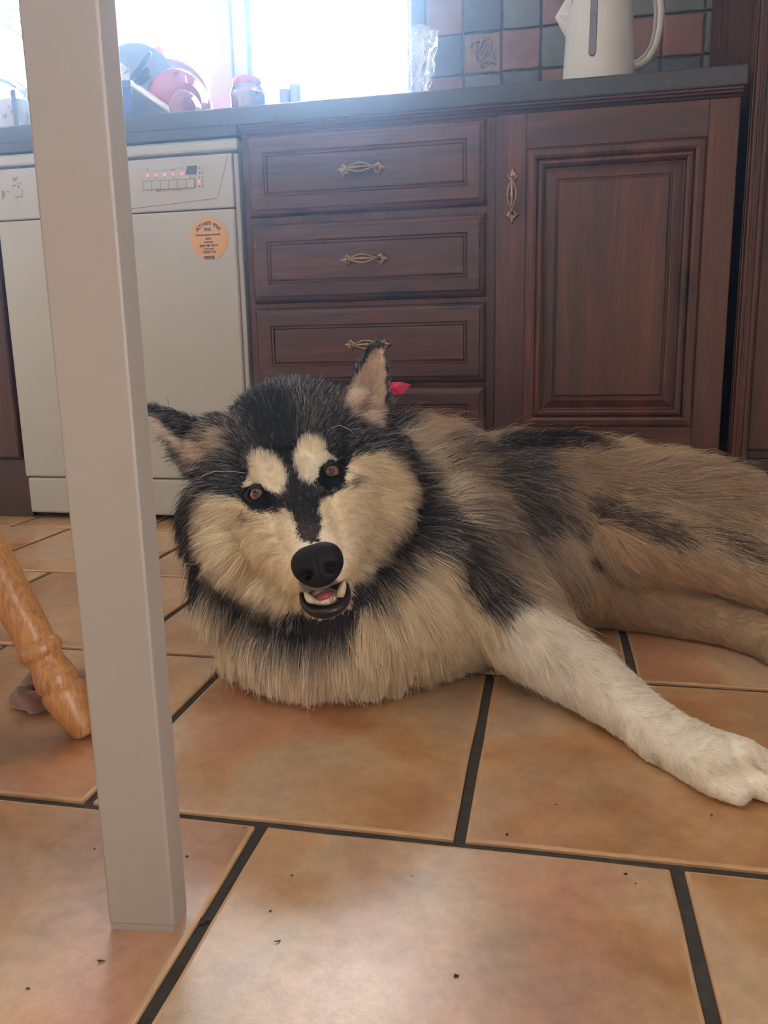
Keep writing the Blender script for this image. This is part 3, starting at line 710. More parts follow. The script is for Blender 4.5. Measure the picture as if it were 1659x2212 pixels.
# cutlery caddy
cl = at(243, 185, 1.93)[0]; cr = at(286, 185, 1.93)[0]; zt_ = at(262, 180, 1.93)[2]
cd = thing('cutlery_caddy', 'blue plastic cutlery caddy beside the table leg on the worktop', 'caddy', ((cl+cr)/2, 1.96, ZT))
BLUE = col('cobalt_plastic', (0.02, 0.06, 0.36), 0.3); NAVY = col('navy_plastic', (0.02, 0.035, 0.075), 0.3)
def open_box(x0, x1, y0, y1, z0, z1, t, taper=0.0):
    b = MB()
    b.box(x0, x1, y0, y0+t, z0, z1).box(x0, x1, y1-t, y1, z0, z1).box(x0, x0+t, y0+t, y1-t, z0, z1).box(x1-t, x1, y0+t, y1-t, z0, z1).box(x0+t, x1-t, y0+t, y1-t, z0, z0+t); return b
open_box(cl-0.05, cr, 1.92, 2.00, ZT+0.001, zt_, 0.003).build('container', BLUE, cd)
open_box(cl-0.052, cr+0.002, 1.918, 2.002, zt_-0.012, zt_+0.002, 0.002).build('rim', NAVY, cd)
# tray with a bright edge sloping down to the right
tr = thing('drainer_tray', 'dark navy draining tray with bright sloping edge right of the caddy', 'tray', (cr+0.05, 1.90, ZT))
pA = [at(287, 186, 1.895), at(376, 240, 1.895)]
vs = []
for yy in (1.895, 1.935):
    vs += [(pA[0][0], yy, pA[0][2]), (pA[1][0]+0.035, yy, ZT+0.012), (pA[1][0]+0.035, yy, ZT+0.001), (cr+0.003, yy, ZT+0.001)]
b = MB(); b.add(vs, [(0, 1, 2, 3), (7, 6, 5, 4), (0, 4, 5, 1), (1, 5, 6, 2), (2, 6, 7, 3), (3, 7, 4, 0)]); fix_normals(b.build('side', NAVY, tr))
STEEL = plain('brushed_steel', (0.75, 0.76, 0.78), 0.22, metal=1.0, var=0.03)
b = MB(); b.tube([(pA[0][0]+0.001, 1.893, pA[0][2]+0.002), (pA[1][0]+0.035, 1.893, ZT+0.014)], 0.006, 10); b.tube([(pA[0][0]+0.001, 1.92, pA[0][2]+0.004), (pA[1][0]+0.035, 1.92, ZT+0.016)], 0.006, 10)
b.build('rim', plain('glossy_white_rim', (0.85, 0.87, 0.9), 0.12), tr)
# utensils in the caddy
def utensil(p0, p1, r, Y, name, label, cat, loop=False):
    a = at(*p0, Y); c_ = at(*p1, Y); d = (c_-a); a0_ = a-d*((a[2]-ZT-0.02)/max(d[2], 1e-6))
    if a0_[0] < cl-0.045: a0_ = np.array([cl-0.045, Y, ZT+0.006])
    b = MB(); pts = [a0_, a, a+d*0.3, a+d*0.7, c_-d*0.04, c_]
    b.tube(pts, [0.002, 0.003, r, r*1.1, r, r*0.45], 12, flat=0.7)
    o = b.build(name, BLACKP); o['label'] = label; o['category'] = cat; return o
utensil((281, 177), (326, 112), 0.0062, 1.955, 'spatula', 'long black utensil handle sticking highest out of the caddy', 'utensil')
utensil((290, 180), (322, 146), 0.0078, 1.968, 'ladle', 'second black utensil handle with rounded end just below the highest', 'utensil')
utensil((296, 188), (325, 163), 0.0060, 1.980, 'slotted_spoon', 'lowest short black utensil handle leaning right out of the caddy', 'utensil')
# dark rounded brush/box between caddy and bowl
c = at(338, 197, 1.985)
bm = bmesh.new(); bmesh.ops.create_cube(bm, size=1.0)
for v in bm.verts: v.co = Vector((v.co.x*0.052, v.co.y*0.03, v.co.z*0.044))
bmesh.ops.bevel(bm, geom=list(bm.edges), offset=0.011, segments=4, affect='EDGES', profile=0.5)
bmesh.ops.transform(bm, matrix=Matrix.Translation(Vector((c[0], 2.0, c[2]))) @ Matrix.Rotation(radians(28), 4, 'Y'), verts=bm.verts)
sb = thing('dish_brush', 'dark rounded dish brush head between caddy and red bowl', 'brush', (c[0], 2.0, ZT))
b = MB(); b.bm(bm, True); b.build('head', NAVY, sb)
MB().tube([(c[0]-0.01, 2.0, c[2]-0.01), (c[0]-0.03, 2.0, ZT+0.04), (c[0]-0.035, 2.0, ZT+0.001)], [0.008, 0.007, 0.008], 10).build('handle', NAVY, sb)
# clear plastic tub at the left of the caddy
CLEAR = glass_mat('clear_plastic', (0.80, 0.86, 0.88), 0.70, 0.08)
b = MB(); z0 = zt_+0.002
p = lambda x, y, Y: tuple(at(x, y, Y))
vs = [p(236, 136, 1.94), p(257, 134, 1.94), p(281, 154, 1.94), p(279, 176, 1.94), p(238, 178, 1.94), p(236, 140, 1.98), p(262, 138, 1.98), p(284, 160, 1.98), p(280, 177, 1.98), p(238, 178, 1.98)]
b.add(vs, [(0, 1, 2, 3, 4), (9, 8, 7, 6, 5), (0, 5, 6, 1), (1, 6, 7, 2), (2, 7, 8, 3), (3, 8, 9, 4), (4, 9, 5, 0)])
o = b.build('plastic_tub', CLEAR); fix_normals(o); o['label'] = 'crumpled clear plastic tub resting on the blue caddy beside the table leg'; o['category'] = 'tub'
b = MB()
for q in ([(238, 136), (256, 134), (281, 153)], [(242, 172), (279, 148)], [(262, 160), (279, 176)], [(256, 134), (248, 150)]):
    b.tube([p(*k, 1.936) for k in q], 0.0012, 6)
e = b.build('fold', plain('bright_plastic_edge', (0.85, 0.9, 0.92), 0.15), o)
# mug and glass at far left
c = at(36, 245, 1.985); mgx = c[0]
mug = thing('mug', 'pale grey mug with dots at the far left of the worktop', 'mug', (mgx, 1.985, ZT))
zt2 = at(20, 222, 1.985)[2]-ZT
MUGC = col('pale_grey_stoneware', (0.46, 0.46, 0.47), 0.3)
b = MB(); b.lathe([(0.0, 0.001), (0.044, 0.001), (0.046, 0.006), (0.0385, zt2-0.002), (0.037, zt2), (0.0355, zt2-0.002), (0.043, 0.008), (0, 0.008)], (mgx, 1.985, ZT), n=40)
fix_normals(b.build('body', MUGC, mug))
for pxx, pyy, cc_, rr_ in ((13, 252, (0.24, 0.23, 0.25), 0.0065), (32, 242, (0.42, 0.20, 0.20), 0.0085), (22, 232, (0.33, 0.33, 0.36), 0.004)):
    q = at(pxx, pyy, 1.95); zz = q[2]-ZT; rad = np.interp(zz, [0.006, zt2], [0.046, 0.0385]); dx = np.clip(q[0]-mgx, -rad*.98, rad*.98); dy = -math.sqrt(rad*rad-dx*dx)
    nn = Vector((dx, dy, 0)).normalized()
    MB().lathe([(rr_, -0.0022), (rr_, 0.0007), (0, 0.0009)], (mgx+dx, 1.985+dy, q[2]), nn, 18, smooth=False).build('dot', col('mug_dot', cc_), mug)
MB().tube([(mgx-0.036, 1.985+0.02, ZT+0.09), (mgx-0.055, 2.0, ZT+0.085), (mgx-0.062, 2.0, ZT+0.06), (mgx-0.055, 2.0, ZT+0.03), (mgx-0.04, 1.985+0.02, ZT+0.028)], 0.0055, 10).build('handle', MUGC, mug)
c = at(52, 245, 1.90)
b = MB(); b.lathe([(0.0, 0.001), (0.022, 0.001), (0.024, 0.004), (0.027, 0.115), (0.0255, 0.115), (0.0225, 0.012), (0, 0.01)], (c[0], 1.90, ZT), n=32)
o = fix_normals(b.build('drinking_glass', glass_mat('tumbler_glass', (0.92, 0.96, 0.97), 0.85))); o['label'] = 'clear drinking glass before the dotted mug, mostly behind the table leg'; o['category'] = 'glass'
# tap
CHROME = plain('chrome', (0.80, 0.82, 0.85), 0.12, metal=1.0, var=0.02)
tp_ = thing('tap', 'curved chrome kitchen tap spout at the far left of the window', 'tap', (-1.44, 2.14, ZT))
MB().lathe([(0.026, 0), (0.026, 0.012), (0.016, 0.018), (0.016, 0.11), (0.012, 0.12)], (-1.44, 2.14, ZT), n=24).build('base', CHROME, tp_)
ar = [(-1.44, 2.14, ZT+0.11), (-1.437, 2.15, 1.07), tuple(at(62, 204, 2.17)), tuple(at(40, 186, 2.2)), tuple(at(20, 174, 2.19)), tuple(at(-2, 167, 2.18)), tuple(at(-30, 166, 2.16)), tuple(at(-60, 180, 2.14)), tuple(at(-75, 205, 2.13))]
MB().tube(ar, [0.011]*9, 14).build('spout', CHROME, tp_)
# plant behind the leg: long arching leaves
pt = thing('potted_plant', 'spider plant with long pale leaves, mostly hidden behind the table leg', 'plant', (-1.31, 2.3, ZT))
POT = col('white_pot', (0.6, 0.6, 0.6)); LEAF = plain('pale_green_leaf', (0.42, 0.52, 0.30), 0.45, var=0.25, vscale=20, Transmission_Weight=0.0)
b = MB(); b.lathe([(0.0, 0.0), (0.040, 0.0), (0.052, 0.09), (0.055, 0.095), (0.050, 0.1), (0.046, 0.085), (0, 0.083)], (-1.31, 2.3, ZT), n=28); fix_normals(b.build('pot', POT, pt))
base = (-1.31, 2.3, ZT+0.085)
def leaf(pts, w0):
    P_ = [Vector(base)]+[Vector(at(*q)) for q in pts]; vs = []; fs = []
    n = len(P_)
    for i, q in enumerate(P_):
        T = (P_[min(i+1, n-1)]-P_[max(i-1, 0)]).normalized(); S = T.cross(Vector((0.25, 1, 0.1))).normalized()
        ww = w0*(0.45+0.55*sin(pi*min(1, (i+0.6)/n)))*(1 if i < n-1 else 0.12)
        for k, o_ in ((-1, 0.0), (0, -0.0025), (1, 0.0)): vs.append(q+S*ww*k+Vector((0, -o_, 0)))
        for k, o_ in ((1, 0.0016), (0, -0.0009), (-1, 0.0016)): vs.append(q+S*ww*k+Vector((0, -o_+0.0016, 0)))
    for i in range(n-1):
        for k in range(6): fs.append((i*6+k, i*6+(k+1) % 6, (i+1)*6+(k+1) % 6, (i+1)*6+k))
    fs.append(tuple(range(6))); fs.append(tuple((n-1)*6+k for k in range(6))[::-1])
    b = MB(); b.add(vs, fs, True); return fix_normals(b.build('leaf', LEAF, pt))
leaf([(175, 150, 2.3), (225, 82, 2.3), (262, 30, 2.29), (292, -14, 2.28), (330, -70, 2.28)], 0.0062)
leaf([(120, 120, 2.3), (80, 30, 2.3), (40, 22, 2.28), (24, 19, 2.28), (8, 15, 2.27)], 0.005)
leaf([(120, 140, 2.3), (75, 70, 2.3), (40, 46, 2.28), (20, 38, 2.28), (-6, 31, 2.27)], 0.007)
leaf([(120, 150, 2.3), (75, 100, 2.3), (40, 74, 2.28), (18, 58, 2.28), (-4, 55, 2.27)], 0.007)
leaf([(140, 120, 2.3), (150, 40, 2.32), (160, -30, 2.32), (190, -120, 2.32)], 0.007)
# jar with red lid
jx = at(536, 200, 2.10)[0]
jr = thing('jar', 'glass jar with red lid standing on the worktop before the window frame', 'jar', (jx, 2.10, ZT))
b = MB(); b.lathe([(0.0, 0.001), (0.042, 0.001), (0.0445, 0.006), (0.0445, 0.128), (0.041, 0.140), (0.034, 0.147), (0.034, 0.150), (0.0, 0.150)], (jx, 2.10, ZT), n=40)
fix_normals(b.build('glass_body', glass_mat('jar_glass', (0.93, 0.86, 0.86), 0.8, 0.05), jr))
b = MB(); b.lathe([(0.0, 0.004), (0.040, 0.004), (0.041, 0.118), (0.036, 0.128), (0.0, 0.128)], (jx, 2.10, ZT), n=32)
fix_normals(b.build('contents', col('dusky_red_sauce', (0.22, 0.07, 0.11), 0.4), jr))
b = MB(); b.lathe([(0.0, 0.163), (0.034, 0.163), (0.0385, 0.158), (0.0375, 0.144), (0.034, 0.1425), (0.0, 0.1425)], (jx, 2.10, ZT), n=40)
fix_normals(b.build('lid', col('red_lid', (0.60, 0.05, 0.12), 0.25), jr))
for (px0, px1, ptop, lab, nm) in ((603, 627, 194, 'low translucent grey pot beside the taller one under the window', 'candle_pot'), (625, 650, 184, 'taller small translucent pot standing right of the jar', 'candle_glass')):
    x0, x1 = at(px0, ptop, 2.16)[0], at(px1, ptop, 2.16)[0]; h = at((px0+px1)/2, ptop, 2.16)[2]-ZT
    b = MB(); b.lathe([(0, 0.001), ((x1-x0)/2-0.001, 0.001), ((x1-x0)/2-0.0005, h*0.93), ((x1-x0)/2, h*0.94), ((x1-x0)/2-0.0005, h), ((x1-x0)/2-0.003, h), ((x1-x0)/2-0.004, h*0.5), (0, h*0.5)], ((x0+x1)/2, 2.16, ZT), n=28)
    o = fix_normals(b.build(nm, col('frosted_grey_'+nm, (0.26, 0.27, 0.34), 0.35))); o['label'] = lab; o['category'] = 'pot'
# clear plastic bag in the corner of the window
bx0, bx1 = -0.425, -0.335; BAGM = glass_mat('bag_film', (0.93, 0.95, 0.97), 0.78, 0.12)
NU, NV_ = 22, 34; vs = []; fs = []
for s_ in (0, 1):
    for i in range(NU+1):
        for k in range(NV_+1):
            u = i/NU; v = k/NV_
            wdt = (0.05+0.045*min(1, v*1.6))*(0.82+0.25*v)
            x = bx0+0.012+(u*wdt*1.02)+0.012*v; z = ZT+0.001+v*(0.292-0.03*abs(u-0.55))
            yy = 2.235+(0.028*sin(pi*u)*(1-0.55*v)+0.003)*(1 if s_ else -1)
            d = 0.008*(abs(noise3((u*4+v*2, v*5-u*3, s_*5), 1.7, 1.3))*2-0.5)+0.005*noise3((u*9, v*9, s_*3), 1.2, 9.0)
            vs.append((x+d*0.5, yy+d, z))
W1 = NV_+1
for s_ in (0, 1):
    o_ = s_*(NU+1)*W1
    for i in range(NU):
        for k in range(NV_):
            f = (o_+i*W1+k, o_+(i+1)*W1+k, o_+(i+1)*W1+k+1, o_+i*W1+k+1); fs.append(f if s_ == 0 else f[::-1])
b = MB(); b.add(vs, fs, True); o = b.build('plastic_bag', BAGM); o['label'] = 'crumpled clear plastic bag standing at the right end of the window'; o['category'] = 'bag'
b = MB()
for q in ([(866, 97), (890, 86), (912, 80), (917, 90)], [(872, 190), (885, 150), (905, 116), (925, 106)], [(884, 196), (900, 165), (915, 135), (925, 108)], [(915, 88), (914, 108), (917, 122)], [(869, 140), (884, 120), (902, 112)], [(870, 165), (880, 145), (893, 125)], [(925, 86), (935, 92), (934, 110), (930, 120)], [(890, 192), (893, 160), (899, 142)]):
    b.tube([tuple(at(x, y, 2.195)) for x, y in q], 0.0011, 5)
b.build('crease', plain('bright_bag_crease', (0.9, 0.93, 0.96), 0.2), o)
# crumbs and specks on the floor
CR = plain('dark_crumb', (0.05, 0.028, 0.02), 0.9)
for i, (x, y, s_) in enumerate([(1201, 1738, 1.5), (599, 2034, 2.2), (987, 2110, 1.8), (1351, 1889, 1.5), (1373, 1909, 1.0), (205, 1835, 1.2), (221, 2074, 2.2), (404, 1851, 1.4), (527, 1790, 1.2), (630, 1892, 1.2), (584, 1970, 1.2), (892, 1893, 1.2), (60, 2137, 1.4), (1537, 1761, 1.0), (1095, 1803, 1.3), (438, 1984, 4.2)]):
    c = onZ(x, y, 0.0); r_ = 0.0009*s_
    zoff = -0.0045 if i == 15 else 0.0
    b = MB(); vs = []
    for k in range(8): vs.append((c[0]+rnd.uniform(-1, 1)*r_*1.3, c[1]+rnd.uniform(-1, 1)*r_*1.3, zoff+(rnd.uniform(0.0004, 1.0)*r_ if k else 0.0001)))
    bm = bmesh.new(); [bm.verts.new(v) for v in vs]; bmesh.ops.convex_hull(bm, input=bm.verts); b.bm(bm)
    o = b.build('crumb', CR); o['category'] = 'crumb'
    if i == 15: o['label'] = 'largest dark crumb lying in the grout joint right of the table leg'
    else: o['label'] = 'tiny dark crumb lying loose on a floor tile'; o['group'] = 'crumbs on the floor tiles'
FURN = 380000; GLARE = 0.052

# ================================================================== the dog
from mathutils.bvhtree import BVHTree
rs = np.random.RandomState(11)
dog_base = onZ(900, 1420, 0.0)
dog = thing('dog', 'black, grey and cream husky-type dog lying on the tiles, head raised, mouth open', 'dog', tuple(dog_base))
PR = []      # spheres: (centre, radii(3 in camera axes), region)
def sph(x, y, t, r, reg, sc=(1, 1, 1)):
    PR.append((dep(x, y, t), r, reg, sc))
def rest(x, y, r, lift=0.0):
    return (r+lift-CAMH)/ray(x, y)[2]
def chain(pts, reg, step=0.35):
    """pts (x,y,t,r): t None = resting on the floor"""
    q = [(x, y, rest(x, y, r*0.96) if t is None else t, r) for x, y, t, r in pts]
    for a, b in zip(q[:-1], q[1:]):
        A, B = dep(*a[:3]), dep(*b[:3]); n = max(1, int(np.linalg.norm(B-A)/(min(a[3], b[3])*step)))
        for i in range(n+(b is q[-1])):
            f = i/n; PR.append((A*(1-f)+B*f, a[3]*(1-f)+b[3]*f, reg, (1, 1, 1)))
HEAD, EARR, EARL, MANE, TRUNK, FORE, THIGH, HINDL = range(8)
# skull, brow, cheeks, muzzle
sph(640, 968, 1.000, 0.083, HEAD, (1.05, 0.98, 1.0))
sph(540, 985, 0.985, 0.050, HEAD); sph(486, 962, 0.995, 0.034, HEAD); sph(458, 985, 0.998, 0.025, HEAD); sph(448, 962, 1.0, 0.017, HEAD); sph(752, 940, 0.985, 0.050, HEAD)
sph(512, 1075, 0.975, 0.044, HEAD); sph(795, 1005, 0.975, 0.048, HEAD)
sph(508, 1140, 0.975, 0.038, HEAD); sph(815, 1070, 0.975, 0.040, HEAD)
sph(546, 1190, 0.965, 0.044, HEAD); sph(800, 1125, 0.965, 0.044, HEAD)
sph(605, 1245, 0.955, 0.040, HEAD); sph(775, 1185, 0.95, 0.036, HEAD)
sph(640, 1075, 0.950, 0.052, HEAD)
chain([(640, 1050, 0.925, 0.040), (660, 1120, 0.885, 0.036), (675, 1170, 0.845, 0.0315), (684, 1200, 0.815, 0.027)], HEAD, 0.25)
chain([(590, 1125, 0.925, 0.036), (635, 1190, 0.87, 0.0285), (658, 1232, 0.825, 0.022)], HEAD, 0.25)
chain([(735, 1080, 0.925, 0.036), (728, 1160, 0.87, 0.0285), (716, 1213, 0.825, 0.022)], HEAD, 0.25)
chain([(655, 1235, 0.825, 0.0195), (684, 1238, 0.807, 0.018), (716, 1222, 0.825, 0.0195)], HEAD, 0.25)
chain([(590, 1018, 0.930, 0.024), (573, 1000, 0.945, 0.026)], HEAD); chain([(674, 985, 0.930, 0.024), (690, 965, 0.945, 0.026)], HEAD)
# lower jaw
chain([(690, 1270, 0.93, 0.034), (700, 1290, 0.875, 0.023), (703, 1300, 0.850, 0.0165)], HEAD, 0.25)
sph(758, 1062, 0.965, 0.043, HEAD); sph(765, 1120, 0.960, 0.042, HEAD); sph(590, 1140, 0.962, 0.045, HEAD); sph(562, 1105, 0.966, 0.045, HEAD); sph(620, 1200, 0.935, 0.036, HEAD); sph(612, 1268, 0.935, 0.034, HEAD); sph(645, 1292, 0.905, 0.027, HEAD); sph(745, 1262, 0.915, 0.030, HEAD)
# neck and mane
chain([(650, 1060, 1.08, 0.095), (790, 1130, 1.12, 0.125), (900, 1180, 1.15, 0.13)], MANE)
sph(525, 1130, 1.055, 0.060, MANE); sph(512, 1190, 1.045, 0.046, MANE); sph(560, 1250, 1.02, 0.062, MANE)
sph(880, 1040, 1.13, 0.075, MANE); sph(935, 1075, 1.15, 0.095, MANE)
chain([(605, 1330, None, 0.070), (690, 1335, None, 0.083), (800, 1330, None, 0.085), (920, 1320, None, 0.080), (1010, 1310, None, 0.075)], MANE)
sph(700, 1290, 0.99, 0.075, MANE); sph(800, 1250, 1.02, 0.095, MANE); sph(900, 1240, 1.04, 0.105, MANE); sph(980, 1220, 1.05, 0.10, MANE)
# trunk
chain([(960, 1150, 1.16, 0.125), (1080, 1145, 1.19, 0.128), (1200, 1140, 1.22, 0.122), (1330, 1120, 1.24, 0.112)], TRUNK, 0.25)
chain([(1060, 1240, 1.09, 0.085), (1180, 1235, None, 0.085), (1250, 1240, None, 0.075)], TRUNK, 0.25)
chain([(1120, 1075, 1.30, 0.095), (1230, 1060, 1.34, 0.090), (1320, 1065, 1.34, 0.085)], TRUNK)
# rump, tail curled behind
sph(1370, 1110, 1.24, 0.10, TRUNK)
chain([(1450, 1080, 1.34, 0.05), (1600, 1110, 1.38, 0.035), (1750, 1180, 1.36, 0.03), (1850, 1260, 1.32, 0.02)], TRUNK)
# left foreleg, stretched to the front right
chain([(1000, 1215, 1.02, 0.075), (1060, 1280, 1.00, 0.066), (1120, 1345, 0.965, 0.053), (1175, 1395, 0.935, 0.043), (1240, 1445, 0.90, 0.0365), (1330, 1510, 0.855, 0.030), (1400, 1562, 0.815, 0.0265), (1450, 1600, 0.785, 0.0275)], FORE, 0.2)
chain([(1450, 1600, 0.785, 0.0275), (1500, 1628, 0.762, 0.0290), (1535, 1645, None, 0.0265)], FORE, 0.2)
toes = [[(1520, 1606, 0.765, 0.017), (1580, 1616, None, 0.0135), (1628, 1636, None, 0.0105)], [(1540, 1622, 0.752, 0.020), (1605, 1634, 0.725, 0.0165), (1665, 1662, None, 0.0150), (1690, 1680, None, 0.012)],
        [(1545, 1652, 0.74, 0.020), (1605, 1672, None, 0.0175), (1655, 1698, None, 0.0145)], [(1505, 1655, None, 0.018), (1550, 1688, None, 0.0150), (1592, 1712, None, 0.0118)]]
for t_ in toes: chain(t_, FORE, 0.2)
chain([(1385, 1590, 0.80, 0.013), (1408, 1626, 0.785, 0.0085)], FORE, 0.3)
# right foreleg folded under the chest
chain([(1000, 1290, 1.08, 0.06), (1090, 1330, None, 0.040), (1000, 1345, None, 0.030), (900, 1370, None, 0.026)], FORE)
# hind legs
chain([(1340, 1105, 1.20, 0.085), (1430, 1105, 1.17, 0.082), (1530, 1130, 1.14, 0.078), (1620, 1170, 1.11, 0.070), (1720, 1215, 1.08, 0.055), (1830, 1270, 1.06, 0.038), (1960, 1340, 1.04, 0.028), (2080, 1420, 1.0, 0.026), (2200, 1450, None, 0.03)], THIGH, 0.2)
chain([(1330, 1172, 1.12, 0.050), (1430, 1180, 1.10, 0.049), (1540, 1200, 1.08, 0.044), (1640, 1238, 1.06, 0.040)], THIGH, 0.25)
chain([(1310, 1265, None, 0.058), (1390, 1290, None, 0.046), (1480, 1320, None, 0.036), (1560, 1345, None, 0.0285), (1650, 1378, None, 0.0245), (1760, 1430, None, 0.024), (1860, 1500, None, 0.022), (1950, 1560, None, 0.026), (2040, 1600, None, 0.024)], HINDL, 0.2)
# ears
def ear_grid(left, right, t0, tbase, cup, thick, n=18):
    L = np.array(left, float); Rr = np.array(right, float)
    def samp(P, f):
        d = np.r_[0, np.cumsum(np.linalg.norm(np.diff(P, axis=0), axis=1))]; f = f*d[-1]
        return np.array([np.interp(f, d, P[:, 0]), np.interp(f, d, P[:, 1])])
    out = []
    for side in (0, 1):
        for i in range(n+1):
            v = i/n; a, b_ = samp(L, v), samp(Rr, v)
            for k in range(13):
                u = k/12; p = a*(1-u)+b_*u; c_ = (1-(2*u-1)**2)
                t = t0+(tbase-t0)*(1-v)+cup*c_*(1-0.75*v)+side*thick*(0.25+0.75*c_**0.5)
                out.append(dep(p[0], p[1], t))
    fs = []; W = 13; S = (n+1)*W
    for side in (0, 1):
        for i in range(n):
            for k in range(12):
                f = (side*S+i*W+k, side*S+i*W+k+1, side*S+(i+1)*W+k+1, side*S+(i+1)*W+k); fs.append(f if side == 0 else f[::-1])
    for i in range(n):
        for k, rev in ((0, 1), (12, 0)):
            f = (i*W+k, (i+1)*W+k, S+(i+1)*W+k, S+i*W+k); fs.append(f if rev else f[::-1])
    for k in range(12):
        f = (k, k+1, S+k+1, S+k); fs.append(f[::-1]); i = n*W; f = (i+k, i+k+1, S+i+k+1, S+i+k); fs.append(f)
    return out, fs
earR = ear_grid([(728, 905), (748, 862), (758, 822), (776, 780), (796, 748), (812, 735)], [(836, 935), (836, 880), (838, 825), (836, 780), (830, 752), (820, 737)], 0.985, 0.985, 0.030, 0.009)
earL = ear_grid([(468, 925), (430, 905), (392, 893), (356, 880), (333, 873), (324, 876)], [(440, 1015), (398, 985), (376, 952), (352, 920), (335, 897), (325, 882)], 0.990, 0.985, 0.026, 0.009)
EARP = np.array(earR[0]); ELP = np.array(earL[0])
mb = MB()
for c, r, reg, sc in PR:
    M = Matrix([[RX[i]*sc[0], UX[i]*sc[1], FX[i]*sc[2]] for i in range(3)])
    mb.ball(c, r, 20, 12, M)
mb.add(earR[0], earR[1]); mb.add(earL[0], earL[1])
raw = mb.build('raw', None); fix_normals(raw)
m = raw.modifiers.new('r', 'REMESH'); m.mode = 'VOXEL'; m.voxel_size = 0.0036; m.use_smooth_shade = True
m = raw.modifiers.new('s', 'SMOOTH'); m.factor = 0.5; m.iterations = 7
dg = bpy.context.evaluated_depsgraph_get(); dg.update()
bme = bpy.data.meshes.new_from_object(raw.evaluated_get(dg)); bme.name = 'body'
bpy.data.objects.remove(raw)
nv = len(bme.vertices); V = np.empty(nv*3); bme.vertices.foreach_get('co', V); V = V.reshape(-1, 3)
V[:, 2] = np.maximum(V[:, 2], 0.0012); bme.vertices.foreach_set('co', V.ravel()); bme.update()
bme.calc_loop_triangles(); nt = len(bme.loop_triangles); TR = np.empty(nt*3, np.int64); bme.loop_triangles.foreach_get('vertices', TR); TR = TR.reshape(-1, 3)
VN = np.empty(nv*3); bme.vertices.foreach_get('normal', VN); VN = VN.reshape(-1, 3)
bvh = BVHTree.FromPolygons([tuple(v) for v in V], [tuple(int(i) for i in t) for t in TR])
def hit(x, y):
    h = bvh.ray_cast(Vector(CAMP), Vector(ray(x, y))); return (Vector(h[0])-Vector(CAMP)).dot(Vector(FX)) if h[0] is not None else None
def projn(P):
    q = P-CAMP; z = q@FX; return CX+FPX*(q@RX)/z, CY-FPX*(q@UX)/z, z
# nearest primitive -> region
PC = np.array([p[0] for p in PR]); PRr = np.array([p[1] for p in PR]); PG = np.array([p[2] for p in PR])
PC = np.vstack([PC, EARP, ELP]); PRr = np.r_[PRr, np.full(len(EARP), 0.007), np.full(len(ELP), 0.007)]; PG = np.r_[PG, np.full(len(EARP), EARR), np.full(len(ELP), EARL)]
def region(P):
    out = np.empty(len(P), int)
    for i in range(0, len(P), 4000):
        d = np.linalg.norm(P[i:i+4000, None, :]-PC[None], axis=2)-PRr[None]; out[i:i+4000] = PG[d.argmin(1)]
    return out
# ------------------------------------------------------------------ coat pattern
c1 = lambda *p: [(300+0.3978*x, 700+0.3978*y) for x, y in p]
c2 = lambda *p: [(850+0.4877*x, 900+0.4877*y) for x, y in p]
c8 = lambda *p: [(500+0.2034*x, 900+0.2034*y) for x, y in p]
K = (0.006, 0.006, 0.008); DG = (0.032, 0.030, 0.031); CR_ = (0.98, 0.85, 0.66); CW = (1.0, 0.90, 0.74); LW = (1.0, 0.95, 0.85)
TG = (0.42, 0.31, 0.21); BG = (0.12, 0.085, 0.065); GC = (0.62, 0.50, 0.36); PKE = (0.92, 0.77, 0.64); SD = (0.20, 0.165, 0.14)
